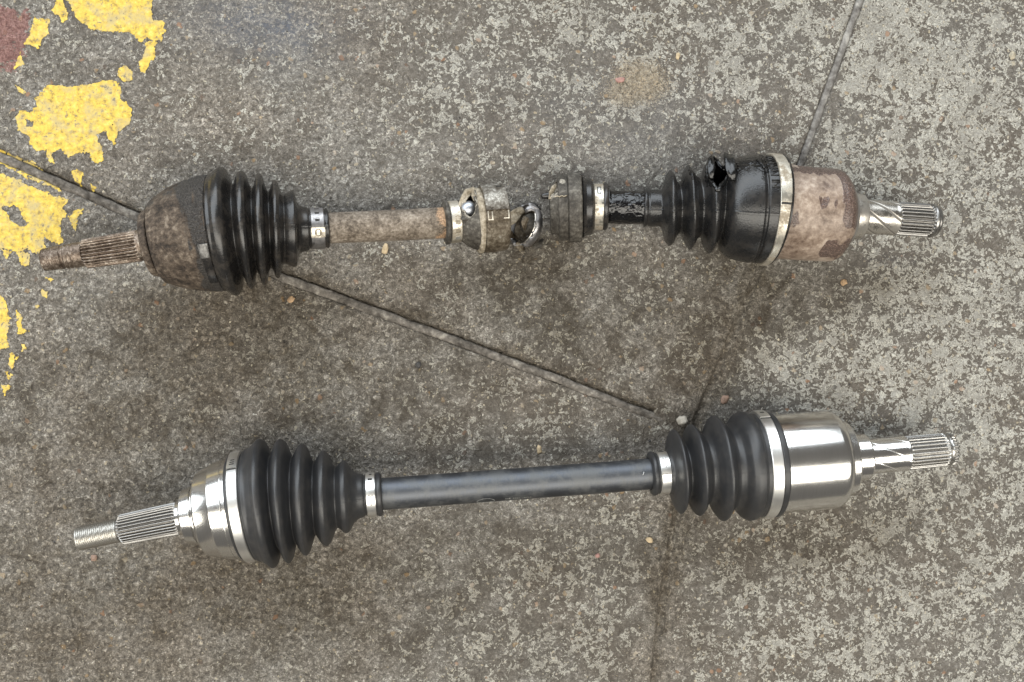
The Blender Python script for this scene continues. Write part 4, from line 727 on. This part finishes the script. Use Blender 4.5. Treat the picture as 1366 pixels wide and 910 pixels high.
def pinkmask(s, d):
    e = 9 * surf_noise(s, d, 12, 3, 3); d = d + 24 * surf_noise(s, d, 14, 3, 8)
    m = 0.85 * sstep(1098, 1106, s + e) * sstep(-6, 6, d + 20)
    m += 0.85 * sstep(1082, 1088, s + e) * np.exp(-((d + 56) / 15) ** 2) + 0.8 * np.exp(-((d - 62) / 13) ** 2) * sstep(1045, 1058, s + e) + 0.6 * np.exp(-((d - 52) / 7) ** 2 - ((s - 1046) / 14) ** 2)
    m += 0.80 * np.exp(-((s + 0.3 * e - 1075) / 6.5) ** 2 - ((d - 9) / 7) ** 2) + 0.36 * np.exp(-((s - 1090) / 4) ** 2 - ((d - 6) / 10) ** 2) + 0.28 * np.exp(-((d + 16) / 6) ** 2) * sstep(1066, 1040, s) + 0.16 * sstep(1050, 1036, s)
    return m + 0.22
def dimple(s, d): return -1.6 * np.exp(-((s - 1075) / 5.5) ** 4 - ((d - 9) / 6) ** 4) + 0.35 * surf_noise(s, d, 10, 3)
link('inner_joint_housing', lathe(B, [(1026, 58), (1026, 62.6), (1032, 62.8), (1108, 61.6), (1113, 60.4), (1118, 56.6), (1121.6, 51.8), (1124.2, 47.4), (1125.4, 45.6), (1125.8, 36)], 240, step=1.0, rfun=dimple, mask=pinkmask, sharp=40), 'rust_pink', old2, 'housing filmed with pale rust and dark stains')
link('end_flange', lathe(B, [(1124, 40), (1124.6, 45.4), (1126.5, 44.6), (1129, 41), (1131.5, 37.4), (1132.8, 35), (1133, 26)], 128, sharp=35, mask=lambda s, d: 0.25 + 0 * s), 'steel_dark', old2)
link('bearing_collar', lathe(B, [(1131, 24), (1131.4, 33), (1133, 31.4), (1146, 30.4), (1148, 29.2), (1148.8, 27), (1149, 20)], 128, sharp=30), 'steel_old', old2)
link('grooved_journal', lathe(B, [(1146, 18), (1148, 23.4), (1154, 23), (1189, 22.4), (1191, 22.8), (1193, 22.8), (1194.5, 20), (1195.5, 17)], 240, step=0.8, rfun=helix(1155, 62, -2.1, 6, 4.0, 0.8), mask=lambda s, d: -0.95 * helix(1155, 62, -2.1, 6, 5.0, 1.0)(s, d), sharp=60), 'steel_old', old2)
link('splined_stub', lathe(B, [(1190, 17), (1193, 20), (1195, 22.2), (1236, 22.4), (1237.5, 20.6), (1239, 20.6), (1240, 22.4), (1242.5, 22.6), (1244, 21.4), (1247.5, 20.6), (1249.5, 18.6), (1249.5, 0)], 312, step=0.9, rfun=teeth(26, 4.4, 4, 1.2, 1193, 1240, 4), sharp=60), 'spline_left', old2)
o = link('torn_tongue', lathe(Axis([(715, 263, 30), (722, 262, 30), (730, 261, 30), (740, 261, 30)]), [(721.4, 0), (722, 2.4), (725, 4.2), (730, 4.8), (736, 5.4), (738, 4), (738, 0)], 28, rfun=lambda s, d: 0.8 * surf_noise(s, d, 5, 3)), 'rubber_old', old2, 'small black tongue of torn rubber')

# ================================================================== SMALL LOOSE THINGS
def stone(name, label, cat, px, py, lx, ly, mat, rot=0, hz_=0.6, seed=1, lift=0.0, group=None):
    bm = bmesh.new(); bmesh.ops.create_icosphere(bm, subdivisions=3, radius=1.0); r_ = random.Random(seed); ph = [r_.uniform(0, 6) for _ in range(6)]
    for v in bm.verts:
        c = v.co; k = 1 + 0.13 * math.sin(3.1 * c.x + ph[0]) * math.sin(2.7 * c.y + ph[1]) + 0.10 * math.sin(5 * c.z + ph[2] + 3 * c.x) + 0.07 * math.sin(7 * c.y + ph[3])
        v.co = c * k; q = 0.86; v.co = Vector([round(c_ * 2.2 + ph[4] * .1) / 2.2 * .45 + c_ * .55 for c_ in v.co]); v.co.x *= q * lx * S / 2; v.co.y *= q * ly * S / 2; v.co.z *= hz_ * min(lx, ly) * S / 2
    me = bpy.data.meshes.new(name); bm.to_mesh(me); bm.free(); me.polygons.foreach_set('use_smooth', [True] * len(me.polygons))
    o = link(name, me, mat); p = world(px, py, 0.0); h = float(hz(p[0], p[1])); o.location = (p[0], p[1], max(h, -0.001) + hz_ * min(lx, ly) * S / 2 * 0.4 + lift); o.rotation_euler = (0, 0, math.radians(rot))
    o['label'] = label; o['category'] = cat
    if group: o['group'] = group
    return o
G = 'loose stone chips on the floor'
stone('pebble', 'round pale grey pebble at the end of the sealing cord by the new boot', 'pebble', 909, 562, 17, 17, 'pebble', 20, 0.9, 3)
stone('stone_chip', 'flat tan stone chip standing out just below the rusty broken bar', 'stone chip', 514, 332, 10, 17, 'tanstone', -12, 0.5, 4, group=G)
stone('stone_chip', 'yellowish tan chip lying just above the clean new bar', 'stone chip', 719, 600, 7, 15, 'tanstone', 6, 0.5, 5, group=G)
stone('stone_chip', 'orange brown chip below the polished threaded end of the new shaft', 'stone chip', 126, 744, 10, 10, 'brownchip', 0, 0.6, 6, group=G)
stone('stone_chip', 'round orange chip on the pale slab below the rusty inner housing', 'stone chip', 1125, 377, 11, 10, 'orange', 30, 0.4, 7, group=G)
stone('stone_chip', 'pale tan chip on the floor below the inner boot of the new shaft', 'stone chip', 866, 720, 12, 9, 'tanstone', -25, 0.5, 8, group=G)
stone('stone_chip', 'small pinkish red chip on the floor below the new bar', 'stone chip', 797, 741, 8, 7, 'redchip', 0, 0.6, 9, group=G)
stone('stone_chip', 'orange chip in the dark oily patch below the unbroken old boot', 'stone chip', 388, 400, 11, 9, 'orange', 15, 0.4, 10, group=G)
stone('stone_chip', 'brown chip lying in the dirty joint above the new inner boot', 'stone chip', 966, 533, 11, 15, 'brownchip', -30, 0.4, 11, group=G)
stone('stone_chip', 'black oily chip in the middle of the darker slab', 'stone chip', 558, 487, 9, 9, 'darkchip', 40, 0.4, 12, group=G)
stone('stone_chip', 'faded pink chip at the edge of the sand pile', 'stone chip', 827, 107, 13, 9, 'redchip', 8, 0.4, 13, group=G)
stone('stone_chip', 'yellow tan chip near the top beyond the sand pile', 'stone chip', 904, 75, 6, 12, 'tanstone', -12, 0.5, 14, group=G)
stone('stone_chip', 'dirty yellow crumb near the edge of the pale slab', 'stone chip', 1349, 75, 10, 12, 'grit', 10, 0.6, 15, group=G)
stone('stone_chip', 'white chip low on the pale slab', 'stone chip', 1305, 712, 8, 6, 'pebble', 10, 0.6, 16, group=G)
def scatter(name, label, cat, pts, mat, seed):
    r_ = random.Random(seed); V, Fc = [], []
    base = [(1, 0, 0), (0, 1, 0), (-1, 0, 0), (0, -1, 0), (0, 0, 1)]
    for px, py, sz in pts:
        p = world(px, py, 0); h = float(hz(p[0], p[1])); a = r_.uniform(0, 6.28); k = len(V); q = r_.uniform(0.5, 1.0)
        for bx, by, bz in base:
            j = r_.uniform(0.75, 1.25); x, y = bx * j, by * q * j; V.append((p[0] + sz * S / 2 * (x * math.cos(a) - y * math.sin(a)), p[1] + sz * S / 2 * (x * math.sin(a) + y * math.cos(a)), h - 0.0001 + bz * sz * S * 0.32))
        Fc += [(k, k + 1, k + 4), (k + 1, k + 2, k + 4), (k + 2, k + 3, k + 4), (k + 3, k, k + 4)]
    o = link(name, mesh(name, V, Fc, False), mat, kind='stuff'); o['label'] = label; o['category'] = cat
r_ = random.Random(21)
scatter('sand', 'thin spill of brown sand grains on the upper slab', 'sand', [(855 + r_.gauss(0, 22) - 14 * t, 108 + r_.gauss(0, 13) + 12 * t, r_.uniform(1.0, 2.6)) for t in [r_.uniform(-1, 1) for _ in range(1100)]], 'sand', 2)
scatter('grit', 'loose pale grit scattered over the whole concrete floor', 'grit', [(r_.uniform(-40, 1400), r_.uniform(-40, 950), 1.2 + 3.2 * r_.random() ** 4) for _ in range(1900)], 'grit', 5)
scatter('dark_grit', 'loose dark grit scattered over the whole concrete floor', 'grit', [(r_.uniform(-40, 1400), r_.uniform(-40, 950), 1.2 + 3.4 * r_.random() ** 4) for _ in range(700)], 'darkchip', 6)
